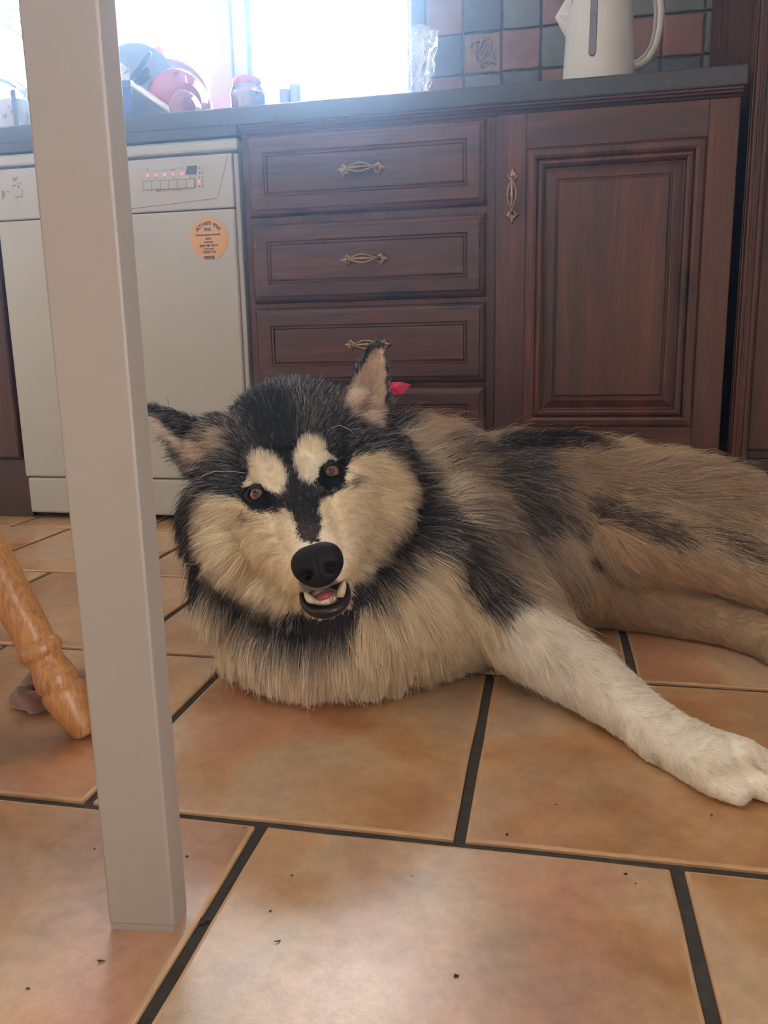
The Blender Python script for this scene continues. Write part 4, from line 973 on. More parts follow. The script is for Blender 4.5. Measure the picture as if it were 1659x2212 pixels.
# (polygon, colour, softness px, share of pale hairs, regions)
HG = (HEAD, EARR, EARL)
LAY_H = [
 (None, (0.018, 0.018, 0.021), 0, 0.24, None),  # silver tips, their share raised to put backlit glow into the colour
 (c1((560, 330), (640, 280), (700, 340), (800, 380), (830, 520), (860, 640), (830, 900), (860, 1000), (820, 950), (800, 800), (740, 680), (640, 640), (560, 560)), K, 8, 0.03, None),
 (c1((330, 560), (520, 480), (620, 620), (560, 760), (360, 760), (300, 680)), DG, 12, 0.38, None),
 (c1((880, 330), (1100, 330), (1200, 480), (1080, 560), (940, 540), (860, 420)), DG, 12, 0.40, None),
 (c1((340, 560), (440, 540), (460, 640), (380, 720), (320, 700)), GC, 10, 0.3, None),
 (c1((320, 935), (470, 935), (560, 960), (590, 1010), (700, 1030), (800, 985), (850, 1040), (850, 1150), (880, 1200), (850, 1290), (860, 1380), (905, 1460), (890, 1570), (760, 1590), (600, 1530), (450, 1450), (330, 1360), (290, 1200), (280, 1080), (300, 1000)), CR_, 5, 0.0, (HEAD,)),
 (c1((950, 960), (1050, 930), (1120, 880), (1130, 760), (1180, 720), (1260, 690), (1340, 680), (1430, 740), (1500, 830), (1530, 930), (1520, 1000), (1480, 1100), (1390, 1210), (1310, 1310), (1240, 1390), (1170, 1440), (1160, 1560), (1100, 1600), (1000, 1620), (900, 1590), (900, 1460), (1100, 1400), (1100, 1250), (1060, 1200), (980, 1180), (985, 1100), (965, 1020)), CR_, 5, 0.0, (HEAD,)),
 (c1((850, 1180), (1090, 1180), (1130, 1300), (1130, 1460), (900, 1480), (830, 1300)), CW, 4, 0.0, (HEAD,)),
 (c1((700, 1030), (850, 1040), (870, 1200), (850, 1330), (800, 1330), (720, 1200)), CW, 10, 0.0, (HEAD,)),
 (c1((595, 705), (660, 670), (725, 690), (785, 760), (812, 850), (765, 925), (700, 900), (650, 872), (585, 885), (560, 880), (598, 820), (588, 750)), CW, 4, 0.0, (HEAD,)),
 (c1((855, 645), (900, 598), (960, 600), (1010, 640), (1025, 700), (1085, 740), (1000, 772), (970, 832), (930, 862), (870, 835), (842, 740)), CW, 4, 0.0, (HEAD,)),
 (c1((840, 850), (880, 860), (960, 900), (985, 1000), (980, 1100), (985, 1150), (930, 1180), (870, 1160), (850, 1060), (800, 990), (720, 1030), (700, 1010), (760, 930), (800, 880)), (0.020, 0.018, 0.018), 4, 0.02, (HEAD,)),
 (c1((860, 1080), (985, 1080), (985, 1150), (930, 1185), (875, 1165)), (0.06, 0.045, 0.040), 5, 0.05, (HEAD,)),
 (c8((110, 850), (150, 740), (250, 700), (350, 745), (450, 850), (480, 930), (390, 965), (280, 965), (170, 920)), K, 2.5, 0.0, (HEAD,)),
 (c8((895, 660), (940, 550), (1045, 460), (1170, 460), (1240, 560), (1210, 650), (1130, 730), (1020, 770), (930, 745)), K, 2.5, 0.0, (HEAD,)),
 (c1((520, 1030), (600, 1040), (620, 1070), (540, 1080)), (0.22, 0.17, 0.13), 8, 0.3, (HEAD,)),
 (c1((1150, 870), (1220, 820), (1230, 850), (1170, 900)), (0.22, 0.17, 0.13), 6, 0.3, (HEAD,)),
 (c1((1120, 410), (1150, 330), (1195, 260), (1275, 135), (1325, 125), (1342, 250), (1340, 400), (1335, 560), (1260, 530), (1170, 480)), PKE, 2.5, 0.1, (HEAD, EARR)),
 (c1((1180, 450), (1220, 420), (1240, 380), (1270, 380), (1230, 500)), (0.30, 0.20, 0.16), 4, 0.1, (HEAD, EARR)),
 (c1((55, 490), (100, 520), (180, 600), (300, 640), (340, 700), (310, 800), (240, 790), (200, 680), (110, 600), (40, 530)), PKE, 2.5, 0.1, (HEAD, EARL)),
 (c1((200, 740), (300, 740), (300, 900), (200, 900)), (0.05, 0.045, 0.045), 6, 0.35, (HEAD,)),
 (c1((865, 1395), (1125, 1395), (1125, 1440), (890, 1462)), (0.25, 0.22, 0.19), 4, 0.3, (HEAD,)),
]
LAY_B = [
 (None, GC, 0, 0.2, None),
 (c2((-900, 700), (100, 620), (290, 640), (330, 780), (480, 930), (560, 1100), (300, 1300), (-900, 1300)), (0.96, 0.84, 0.67), 14, 0.05, (MANE, FORE)),
 # mane around the head: dark collar
 (c1((150, 700), (700, 300), (1500, 400), (1580, 700), (1640, 1000), (1570, 1220), (1490, 1370), (1350, 1540), (1200, 1620), (1150, 1760), (1000, 1820), (850, 1835), (670, 1790), (520, 1700), (410, 1600), (310, 1530), (130, 1560)), (0.020, 0.019, 0.021), 7, 0.10, None),
 (c1((820, 1600), (1140, 1600), (1130, 1770), (900, 1790), (700, 1740)), (0.045, 0.038, 0.036), 8, 0.22, None),
 (c1((1190, 1430), (1330, 1330), (1300, 1560), (1150, 1640)), (0.22, 0.17, 0.14), 10, 0.4, None),
 (c2((0, -40), (50, 60), (100, 150), (180, 190), (240, 300), (310, 420), (420, 500), (460, 580), (560, 720), (650, 830), (560, 900), (490, 930), (400, 860), (330, 770), (290, 650), (200, 590), (90, 640), (10, 780), (-60, 800), (-80, 500)), (0.040, 0.038, 0.040), 8, 0.30, None),
 (c2((60, 190), (180, 200), (240, 330), (300, 450), (200, 560), (60, 560), (-40, 560)), (0.016, 0.016, 0.019), 10, 0.12, None),
 (c2((20, 60), (140, 40), (240, 130), (330, 260), (400, 350), (440, 450), (380, 500), (300, 420), (230, 310), (180, 200), (90, 150)), (0.88, 0.78, 0.64), 8, 0.2, None),
 (c2((230, 80), (520, 100), (740, 90), (1010, 130), (740, 180), (750, 330), (780, 470), (720, 640), (640, 640), (560, 560), (500, 420), (400, 300), (320, 200), (270, 140)), (0.065, 0.055, 0.050), 12, 0.30, None),
 (c2((290, 140), (470, 170), (480, 250), (420, 270), (340, 250)), TG, 12, 0.2, None),
 (c2((380, 290), (500, 300), (560, 430), (540, 520), (460, 440)), (0.40, 0.29, 0.21), 12, 0.2, None),
 (c2((480, 60), (760, 40), (900, 60), (1000, 130), (940, 150), (700, 140), (500, 140)), K, 6, 0.05, None),
 ([(984, 1051), (1065, 1089), (1132, 1156), (1161, 1252), (1132, 1300), (1094, 1204), (1046, 1128)], (0.17, 0.14, 0.12), 14, 0.35, None),
 (c2((400, 450), (520, 500), (620, 620), (560, 700), (480, 600)), (0.26, 0.20, 0.155), 14, 0.3, None),
 (c2((560, 560), (720, 600), (860, 640), (870, 800), (850, 950), (740, 900), (640, 800), (560, 680)), (0.52, 0.42, 0.31), 14, 0.2, None),
 (c2((740, 130), (1000, 150), (1250, 180), (1500, 200), (1700, 300), (1700, 480), (1500, 420), (1250, 380), (1000, 340), (860, 350), (770, 330)), (0.46, 0.35, 0.245), 14, 0.25, None),
 (c2((850, 340), (1000, 360), (1200, 440), (1350, 520), (1330, 590), (1200, 580), (1080, 520), (960, 470), (870, 440)), (0.125, 0.085, 0.062), 12, 0.25, None),
 (c2((1350, 440), (1550, 520), (1700, 600), (1700, 680), (1500, 580), (1380, 510)), (0.16, 0.115, 0.085), 14, 0.25, None),
 (c2((870, 480), (1050, 500), (1180, 590), (1350, 640), (1700, 720), (1700, 1000), (1300, 820), (1050, 720), (880, 560)), (0.66, 0.50, 0.33), 12, 0.05, None),
 (c2((760, 200), (800, 400), (870, 520), (830, 560), (760, 420), (730, 260)), (0.10, 0.08, 0.07), 8, 0.3, None),
 (c2((870, 640), (1000, 700), (1300, 820), (1700, 900), (1700, 1200), (1000, 960), (870, 880)), (0.60, 0.46, 0.31), 10, 0.05, (HINDL, TRUNK)),
 (c2((868, 638), (938, 642), (935, 685), (885, 688)), (0.03, 0.02, 0.02), 3, 0.0, (TRUNK, THIGH, HINDL)),
 (c2((20, 560), (200, 470), (420, 520), (560, 720), (480, 760), (300, 600), (120, 600)), (0.05, 0.05, 0.055), 12, 0.5, (MANE,)),
 (c2((560, 850), (650, 830), (800, 930), (960, 1030), (1200, 1160), (1450, 1280), (1900, 1480), (1900, 1700), (1800, 2000), (700, 1400), (480, 1100), (500, 950)), LW, 8, 0.0, (FORE,)),
 ([(1612, 1646), (1618, 1646), (1675, 1674), (1672, 1680)], (0.66, 0.55, 0.45), 2, 0.0, (FORE,)),  # shade of the crease between two toes, painted into the coat
]
def inpoly(x, y, poly):
    P_ = np.array(poly); ins = np.zeros(len(x), bool); n = len(P_); j = n-1
    for i in range(n):
        xi, yi = P_[i]; xj, yj = P_[j]
        c = ((yi > y) != (yj > y)); c &= x < (xj-xi)*(y-yi)/((yj-yi) if yj != yi else 1e-9)+xi
        ins ^= c; j = i
    return ins
def lowf(P, s, k):      # cheap smooth noise
    return (np.sin(P[:, 0]*s+k)*np.cos(P[:, 1]*s*1.31+k*2)+np.sin(P[:, 2]*s*1.7+k*3+2*np.sin(P[:, 0]*s*0.7)))*0.5
def paint(P, reg, jit=1.0):
    x, y, z = projn(P); n = len(P); col_ = np.zeros((n, 3)); pale = np.zeros(n)
    head = np.isin(reg, HG)
    for lay, sel in ((LAY_H, head), (LAY_B, ~head)):
        for poly, c, soft, pl_, rg in lay:
            if poly is None: mk = sel.copy()
            else:
                jx_ = rs.normal(0, 1, n)*soft*jit+lowf(P, 170, 1.0)*soft*0.8; jy_ = rs.normal(0, 1, n)*soft*jit+lowf(P, 170, 5.0)*soft*0.8
                mk = sel & inpoly(x+jx_, y+jy_, poly)
            if rg is not None: mk &= np.isin(reg, rg)
            col_[mk] = c; pale[mk] = pl_
    return col_, pale
# back of ears black, with pale hairs painting in the bright rim light
def ear_back(P, N, reg, col_, pale):
    v = P-CAMP; v /= np.linalg.norm(v, axis=1)[:, None]; back = (N*v).sum(1) > 0.02
    mk = back & ((reg == EARR) | (reg == EARL)); col_[mk] = (0.02, 0.02, 0.024); pale[mk] = 0.35
vreg = region(V); vcol, vp = paint(V, vreg, 0.3); ear_back(V, VN, vreg, vcol, vp)
ca = bme.color_attributes.new('coat', 'FLOAT_COLOR', 'POINT'); ca.data.foreach_set('color', np.c_[np.clip(vcol*0.95, 0, 0.9), np.ones(nv)].ravel())
n = NT('dog_skin'); at_ = n.n('ShaderNodeAttribute'); at_.attribute_name = 'coat'; n.set(Base_Color=at_.outputs['Color'], Roughness=0.9, Specular_IOR_Level=0.1); SKIN = n.m
body = link('body', bme, SKIN, dog)
# ------------------------------------------------------------------ fur
# flow: (x, y, dx, dy, away, length, lift)
FLH = [(686, 1165, -0.05, -1, 1.2, .006, .10), (660, 1080, 0, -1, .5, .009, .12), (632, 1010, -.05, -1, .4, .012, .15), (600, 900, -.1, -1, .5, .020, .25), (640, 830, -.05, -.8, 1, .024, .40), (560, 830, -.5, -.8, 1, .024, .40), (720, 830, .4, -.8, 1, .024, .40),
 (475, 870, -.8, -.5, .6, .024, .35), (450, 950, -1, -.2, .6, .026, .35), (800, 900, .8, -.3, .6, .022, .3), (570, 985, -.2, -1, .3, .012, .15), (675, 960, .05, -1, .3, .012, .15), (520, 1040, -1, -.1, .4, .014, .18), (770, 975, 1, -.2, .4, .014, .18),
 (600, 1090, -.6, .3, .6, .010, .12), (740, 1050, .6, .1, .6, .010, .12), (630, 1180, -.7, .5, 1, .009, .12), (745, 1150, .6, .1, 1, .009, .12), (655, 1255, -.5, .7, .6, .008, .15), (735, 1230, .5, .5, .6, .008, .15),
 (500, 1100, -1, .25, .6, .026, .30), (430, 1120, -1, .3, .8, .036, .40), (480, 1190, -.8, .7, .7, .038, .38), (560, 1220, -.5, .8, .6, .034, .32), (620, 1290, -.25, 1, .5, .034, .32), (560, 1290, -.4, 1, .5, .036, .35),
 (820, 1040, 1, 0, .7, .026, .3), (880, 1040, 1, .1, .8, .034, .4), (850, 1130, .8, .6, .7, .034, .35), (800, 1200, .6, .8, .6, .032, .32), (760, 1250, .5, .9, .6, .028, .3), (840, 980, 1, -.4, .6, .028, .35),
 (700, 1330, 0, 1, .6, .016, .25), (415, 1020, -.9, .3, .6, .034, .40)]
FLE = [(790, 860, .15, -.9, -.2, .012, .30), (835, 900, .8, -.3, .0, .022, .55), (838, 820, .6, -.7, .1, .009, .45), (815, 740, 0, -1, .2, .007, .4), (760, 810, -.4, -.9, .1, .008, .3),
 (340, 875, -.9, -.3, .1, .010, .35), (400, 900, -1, -.2, .1, .014, .35), (350, 930, -.6, .7, -.2, .020, .55), (390, 990, -.9, .5, -.2, .030, .6), (420, 950, -.8, .2, -.1, .018, .4)]
FLB = [(400, 1100, -.5, .9, .4, .055, .35), (400, 1250, -.2, 1, .2, .065, .30), (470, 1320, -.2, 1, .1, .065, .3), (560, 1400, -.15, 1, -.1, .060, .35), (650, 1420, -.05, 1, -.15, .060, .33), (760, 1430, .1, 1, -.1, .056, .28), (700, 1360, -.05, 1, -.1, .055, .30),
 (850, 1400, .15, 1, 0, .045, .22), (800, 1290, .15, 1, 0, .045, .28), (950, 1400, .3, 1, 0, .030, .18), (1000, 1340, .6, .8, 0, .030, .16), (1060, 1400, .8, .6, 0, .022, .14), (930, 1250, .8, .5, 0, .045, .28), (960, 1130, 1, .2, 0, .050, .30), (900, 1010, .9, -.1, .2, .055, .40),
 (930, 950, .5, -.8, .5, .050, .55), (980, 980, .9, -.4, .4, .045, .42), (1050, 1200, 1, .4, 0, .042, .25), (1100, 1310, .8, .7, 0, .034, .20), (1100, 1050, .9, .1, .2, .042, .32), (1200, 960, .9, -.4, .4, .040, .35), (1200, 1100, .6, .7, .1, .036, .25), (1180, 1250, .6, .8, 0, .034, .22), (1260, 1330, .3, 1, 0, .036, .30),
 (1300, 1000, .8, -.1, .2, .036, .32), (1350, 1080, .9, .4, 0, .032, .25), (1500, 1000, .9, -.25, .3, .046, .42), (1620, 1040, 1, .1, .2, .046, .42), (1450, 1150, 1, .5, 0, .026, .2), (1600, 1150, 1, .4, 0, .026, .2), (1330, 1210, .7, .7, -.1, .026, .22), (1500, 1270, 1, .5, 0, .022, .16), (1620, 1300, 1, .4, 0, .018, .15),
 (1380, 1340, 1, .3, 0, .018, .16), (1550, 1370, 1, .3, 0, .014, .14), (1659, 1400, 1, .5, 0, .012, .14),
 (1180, 1400, .8, .65, 0, .018, .13), (1300, 1500, .8, .6, 0, .013, .10), (1400, 1580, .8, .6, 0, .011, .10), (1480, 1610, .9, .45, 0, .009, .12), (1560, 1650, .9, .45, 0, .006, .12), (1640, 1680, .9, .45, 0, .006, .12)]
def flow(P, reg):
    x, y, z = projn(P); n = len(P); out = np.zeros((n, 5))
    for F_, sel, sg in ((FLH, reg == HEAD, 45.0), (FLE, (reg == EARR) | (reg == EARL), 30.0), (FLB, reg >= MANE, 70.0)):
        F_ = np.array(F_); idx = np.where(sel)[0]
        for i in range(0, len(idx), 20000):
            q = idx[i:i+20000]; d2 = (x[q, None]-F_[None, :, 0])**2+(y[q, None]-F_[None, :, 1])**2
            w_ = np.exp(-(d2-d2.min(1)[:, None])/(2*sg*sg)); w_ /= w_.sum(1)[:, None]; out[q] = w_@F_[:, 2:]
    return out
TA = V[TR]; area = 0.5*np.linalg.norm(np.cross(TA[:, 1]-TA[:, 0], TA[:, 2]-TA[:, 0]), axis=1)
TC = TA.mean(1); TNn = VN[TR].mean(1); tv = TC-CAMP; tv /= np.linalg.norm(tv, axis=1)[:, None]
facing = -(TNn*tv).sum(1); treg = vreg[TR[:, 0]]
dens = np.where(facing > -0.15, 1.0, 0.22)
tx, ty, tz = projn(TC)
dens *= np.select([treg == HEAD, (treg == EARR) | (treg == EARL), treg == MANE, treg == FORE], [1.9, 2.2, 1.15, 1.35], 1.0)
dens[(tx > 1900)] *= 0.3; dens[TC[:, 2] < 0.006] = 0
NF = int(FURN)
pr_ = area*dens; pr_ /= pr_.sum(); ti = rs.choice(nt, NF, p=pr_)
u_ = rs.rand(NF, 2); fl_ = u_.sum(1) > 1; u_[fl_] = 1-u_[fl_]
b0 = 1-u_.sum(1); RT = TA[ti, 0]*b0[:, None]+TA[ti, 1]*u_[:, :1]+TA[ti, 2]*u_[:, 1:]
RN = VN[TR[ti, 0]]*b0[:, None]+VN[TR[ti, 1]]*u_[:, :1]+VN[TR[ti, 2]]*u_[:, 1:]; RN /= np.linalg.norm(RN, axis=1)[:, None]
RG = treg[ti]; rx, ry, rz = projn(RT)
front = -(RN*(RT-CAMP)).sum(1) > 0
NOSEP = c8((660, 1560), (690, 1450), (760, 1375), (880, 1345), (1020, 1340), (1130, 1390), (1180, 1480), (1175, 1600), (1120, 1690), (1010, 1770), (900, 1795), (800, 1760), (710, 1680))
MOUTHP = c8((740, 1880), (880, 1870), (1000, 1825), (1120, 1795), (1215, 1745), (1258, 1880), (1215, 2000), (1100, 2085), (980, 2110), (870, 2085), (780, 2005))
EYL = c8((120, 850), (170, 770), (250, 730), (340, 770), (425, 850), (450, 920), (390, 975), (280, 985), (180, 930))
EYR = c8((905, 650), (960, 560), (1050, 480), (1160, 480), (1215, 560), (1215, 650), (1130, 745), (1020, 785), (940, 750))
bad = np.zeros(NF, bool); hd = (RG == HEAD) & front
for P_ in (NOSEP, MOUTHP, EYL, EYR): bad |= hd & inpoly(rx, ry, P_)
bad |= RT[:, 2] < 0.004
keep = ~bad
RT, RN, RG, rx, ry = RT[keep], RN[keep], RG[keep], rx[keep], ry[keep]; NF = len(RT)
FLW = flow(RT, RG); D = FLW[:, 0:1]*RX-FLW[:, 1:2]*UX+FLW[:, 2:3]*FX
D += 0.22*np.c_[lowf(RT, 95, 0.3), lowf(RT, 95, 2.3), lowf(RT, 95, 4.3)]+rs.normal(0, 0.16, (NF, 3))
T_ = D-(D*RN).sum(1)[:, None]*RN; T_ /= np.linalg.norm(T_, axis=1)[:, None]+1e-9
Ln = FLW[:, 3]*np.clip(rs.normal(1.0, 0.20, NF), 0.45, 1.6)*(1+0.18*lowf(RT, 130, 7.7)); Lf = FLW[:, 4]*np.clip(rs.normal(1, 0.35, NF), 0.2, 2.2)
fly = rs.rand(NF) < 0.05; Ln[fly] *= 1.25; Lf[fly] *= 1.7
# shorten next to eyes/nose
for cx_, cy_, rr_ in ((555, 1066, 42), (718, 1020, 42), (688, 1220, 68), (700, 1300, 50)):
    d = np.hypot(rx-cx_, ry-cy_); s_ = np.clip((d-rr_*0.55)/(rr_*0.9), 0.22, 1); Ln = np.where(RG == HEAD, Ln*s_, Ln)
S = np.linspace(0, 1, 6); PTS = np.zeros((NF, 6, 3)); PTS[:, 0] = RT-RN*0.0003; cur = PTS[:, 0].copy()
grav = np.clip(Ln/0.05, 0, 1)*0.35
bend = rs.normal(0, 0.10, (NF, 3))
for k in range(1, 6):
    s = S[k]; a_ = np.maximum(Lf, 0.17)*(1.25-0.75*s); d = T_*np.cos(a_)[:, None]+RN*np.sin(a_)[:, None]; d[:, 2] -= grav*s; d += bend*s
    d /= np.linalg.norm(d, axis=1)[:, None]; cur = cur+d*(Ln/5)[:, None]; PTS[:, k] = cur
# clumps
cs = np.where(Ln > 0.045, 0.0125, np.where(Ln > 0.028, 0.0085, np.where(Ln > 0.015, 0.0055, 0.0035)))
key = np.floor((RT+rs.normal(0, 0.0008, (NF, 3)))/cs[:, None]).astype(np.int64); kid = key[:, 0]*73856093 ^ key[:, 1]*19349663 ^ key[:, 2]*83492791 ^ (cs*1e5).astype(np.int64)*911
_, inv, cnt = np.unique(kid, return_inverse=True, return_counts=True); inv = inv.ravel()
amt = np.where(Ln > 0.045, 0.75, np.where(Ln > 0.028, 0.58, 0.38))*np.clip(rs.normal(1, 0.3, NF), 0, 1.5)
for k in range(2, 6):
    cen = np.stack([np.bincount(inv, PTS[:, k, j])/cnt for j in range(3)], 1)[inv]
    f_ = (amt*S[k]**1.5)[:, None]; PTS[:, k] = PTS[:, k]*(1-f_)+cen*f_
PTS[:, :, 2] = np.maximum(PTS[:, :, 2], 0.0016+rs.rand(NF, 1)*0.004*S[None, :])
st_ = rs.get_state(); FC, PALE = paint(PTS[:, 2], RG, 1.0); rs.set_state(st_); FT, _p = paint(PTS[:, 4]*0.75+PTS[:, 5]*0.25, RG, 1.0)
ear_back(RT, RN, RG, FC, PALE); ear_back(RT, RN, RG, FT, _p)
clr = 1+0.42*(rs.rand(len(cnt))-0.5)[inv]; vv = (clr*np.clip(rs.normal(1, 0.10, NF), 0.7, 1.3))[:, None]; FC = FC*vv; FT = FT*vv
tipc = FT.copy(); ispale = rs.rand(NF) < PALE; tipc[ispale] = np.array([0.68, 0.66, 0.63])*rs.uniform(0.5, 1.3, (ispale.sum(), 1))
mid = (FC+FT)/2; mid[ispale] = FC[ispale]*0.55+tipc[ispale]*0.45
isd = (rs.rand(NF) < 0.25) & (FC[:, 0] > 0.2) & (FC[:, 0] < 0.5); tipc[isd] = FC[isd]*0.35
CP = np.zeros((NF, 6, 4)); CP[..., 3] = 1
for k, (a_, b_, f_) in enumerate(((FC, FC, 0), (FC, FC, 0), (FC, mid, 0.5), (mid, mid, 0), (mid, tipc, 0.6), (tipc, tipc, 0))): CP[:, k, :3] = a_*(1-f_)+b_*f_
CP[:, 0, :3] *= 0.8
R0 = np.where(RG == HEAD, 0.00021, 0.00025)*np.clip(rs.normal(1, 0.2, NF), 0.5, 1.6)
R0 = np.where(Ln < 0.015, R0*0.85, R0)
RAD = R0[:, None]*np.array([1.0, 1.0, 0.95, 0.8, 0.55, 0.15])[None]
def fur_mat():
    n = NT('dog_fur'); a = n.n('ShaderNodeAttribute'); a.attribute_name = 'fur_color'; t = n.t
    d = n.n('ShaderNodeBsdfDiffuse'); n.l(a.outputs['Color'], d.inputs[0])
    tr_ = n.n('ShaderNodeBsdfTranslucent'); n.l(a.outputs['Color'], tr_.inputs[0])
    m1 = n.n('ShaderNodeMixShader'); m1.inputs[0].default_value = 0.30; n.l(d.outputs[0], m1.inputs[1]); n.l(tr_.outputs[0], m1.inputs[2])
    h = n.n('ShaderNodeBsdfHair', component='Reflection'); h.inputs['Color'].default_value = (0.9, 0.93, 1.0, 1)
    h.inputs['RoughnessU'].default_value = 0.25; h.inputs['RoughnessV'].default_value = 0.9; h.inputs['Offset'].default_value = radians(-4)
    m2 = n.n('ShaderNodeMixShader'); m2.inputs[0].default_value = 0.045; n.l(m1.outputs[0], m2.inputs[1]); n.l(h.outputs[0], m2.inputs[2])
    n.l(m2.outputs[0], n.out.inputs[0]); return n.m
FUR = fur_mat()
off = np.array(dog_base)
def fur_object(name, mask, parent):
    N = int(mask.sum()); cd = bpy.data.hair_curves.new(name); cd.add_curves([6]*N)
    cd.attributes['position'].data.foreach_set('vector', (PTS[mask]-off).astype(np.float32).ravel())
    ra = cd.attributes.get('radius') or cd.attributes.new('radius', 'FLOAT', 'POINT'); ra.data.foreach_set('value', RAD[mask].astype(np.float32).ravel())
    co_ = cd.attributes.new('fur_color', 'FLOAT_COLOR', 'POINT'); co_.data.foreach_set('color', np.clip(CP[mask], 0, 1).astype(np.float32).ravel())
    cd.materials.append(FUR); o = bpy.data.objects.new(name, cd); SC.collection.objects.link(o); o.parent = parent; o['kind'] = 'stuff'; return o
if FURN > 1000:
    for nm, mk in (('head_fur', RG == HEAD), ('ear_fur', RG == EARR), ('ear_fur', RG == EARL), ('mane_fur', RG == MANE), ('body_fur', RG == TRUNK), ('foreleg_fur', RG == FORE), ('hind_leg_fur', RG == THIGH), ('hind_leg_fur', RG == HINDL)):
        fur_object(nm, mk, body)

# ------------------------------------------------------------------ face details
EB = plain('eye_black', (0.005, 0.005, 0.006), 0.45, var=0.02, Specular_IOR_Level=0.25)
IRIS = plain('amber_brown_iris', (0.27, 0.115, 0.065), 0.25, var=0.3, vscale=400); PUP = plain('pupil_black', (0.004, 0.004, 0.005), 0.08)
CORNEA = glass_mat('cornea', (1, 1, 1), 0.955, 0.01)
e1 = np.array([0.956, 0.293]); e2 = np.array([0.293, -0.956])    # along the eye line / up the face, in image px (y down)
def face_pt(x, y, t, du, dv, dz):   # metres in the face frame: du to image right along the eye line, dv up the face, dz towards the camera
    cr_, sr_ = cos(radians(17)), sin(radians(17))
    R_ = RX*cr_+UX*sr_; U_ = -RX*sr_+UX*cr_
    return dep(x, y, t)+R_*du+U_*dv-FX*dz
for (ex, ey, sgn) in ((556, 1067, -1), (718, 1019, 1)):
    te = hit(ex, ey); te = min(te, 0.945)+0.0015
    eye = thing('eye', '', '', (0, 0, 0)) if False else None
    b = MB(); c = face_pt(ex, ey, te, 0, 0, 0); b.ball(c, 0.0118, 28, 18)
    eo = b.build('eye', EB, dog)
    # iris and pupil caps on the ball
    def cap(r0, r1, R_, name, mat, par):
        b = MB(); vs = []; n = 32
        for rr in np.linspace(r0, r1, 4):
            for k in range(n):
                a = 2*pi*k/n; z = math.sqrt(max(R_*R_-rr*rr, 0)); vs.append(face_pt(ex, ey, te, rr*cos(a), rr*sin(a), z))
        fs = [(i*n+k, i*n+(k+1) % n, (i+1)*n+(k+1) % n, (i+1)*n+k) for i in range(3) for k in range(n)]
        if r0 < 1e-4: pass
        return b.add(vs, fs, True).build(name, mat, par)
    cap(0.0032, 0.0078, 0.0120, 'iris', IRIS, eo); cap(0.00001, 0.0037, 0.01206, 'pupil', PUP, eo)
    b = MB(); vs = []; n = 32
    for rr in np.linspace(0.00001, 0.0085, 6):
        for k in range(n):
            a = 2*pi*k/n; vs.append(face_pt(ex, ey, te, rr*cos(a), rr*sin(a), 0.0126+0.0007-rr*rr*52))
    b.add(vs, [(i*n+k, i*n+(k+1) % n, (i+1)*n+(k+1) % n, (i+1)*n+k) for i in range(5) for k in range(n)], True); b.build('cornea', CORNEA, eo)
    # almond lids
    b = MB(); vs = []; n = 40; rows = 7
    for i in range(rows):
        f = i/(rows-1)
        for k in range(n):
            a = 2*pi*k/n; ca_, sa_ = cos(a), sin(a)
            ih = (0.0092*ca_, (0.0066 if sa_ > 0 else 0.0080)*sa_)
            # outer almond: longer towards the nose (inner corner low)
            inner = (-sgn*ca_) > 0
            ox = (0.0170 if inner else 0.0150)*ca_; oy = (0.0098 if sa_ > 0 else 0.0112)*sa_*(1-0.25*ca_*ca_)-(0.0055*abs(ca_)**1.5 if inner else -0.0015*abs(ca_))
            u, v = ih[0]*(1-f)+ox*f, ih[1]*(1-f)+oy*f
            z = 0.0133-0.30*(u*u+v*v)/0.011*1.0+0.0016*sin(pi*min(1, f*2.2))-(0.004*max(0, f-0.7)/0.3)
            vs.append(face_pt(ex, ey, te, u, v, z))
    b.add(vs, [(i*n+k, i*n+(k+1) % n, (i+1)*n+(k+1) % n, (i+1)*n+k) for i in range(rows-1) for k in range(n)], True)
    b.build('eyelid', EB, dog)
# nose
NOSE = NT('dog_nose'); cc_ = NOSE.coords(); NOSE.bump(NOSE.noise(cc_, 900, 2), 0.35, 0.0005); NOSE = NOSE.set(Base_Color=(0.007, 0.006, 0.0075), Roughness=0.55, Specular_IOR_Level=0.22)
NP_ = plain('nose_pinkish_line', (0.05, 0.022, 0.024), 0.5)
tn = hit(687, 1222)+0.006
b = MB(); vs = []; SG, RGS = 56, 30
for i in range(RGS+1):
    ph = pi*i/RGS*0.62
    for k in range(SG):
        a = 2*pi*k/SG; u, v = sin(ph)*cos(a), sin(ph)*sin(a); z = cos(ph)
        w_ = 1.0+0.10*v-0.16*max(0, -v)**1.5
        du = 0.0262*np.sign(u)*abs(u)**0.88*w_; dv = 0.0222*np.sign(v)*abs(v)**0.9; dz = 0.017*z
        dz -= 0.0016*math.exp(-(du/0.0016)**2)*(1 if v < 0.35 else 0.2)
        for s_ in (-1, 1):
            qx = (du-s_*0.0122); qy = (dv+0.0058)-abs(qx)*0.15
            dz -= 0.0105*math.exp(-((qx/0.0056)**2+(qy/0.0045)**2)**1.3)
            qx = (abs(du)-0.0205); qy = dv+0.0072
            dz -= 0.0028*math.exp(-((qx/0.0040)**2+(qy/0.0020)**2))
        dz += 0.0012*math.exp(-((abs(du)-0.0175)**2/0.00002+(dv+0.002)**2/0.00006))
        vs.append(face_pt(687, 1221, tn, du, dv, dz))
b.add(vs, [(i*SG+k, i*SG+(k+1) % SG, (i+1)*SG+(k+1) % SG, (i+1)*SG+k) for i in range(RGS) for k in range(SG)], True)
nose = b.build('nose', NOSE, dog)
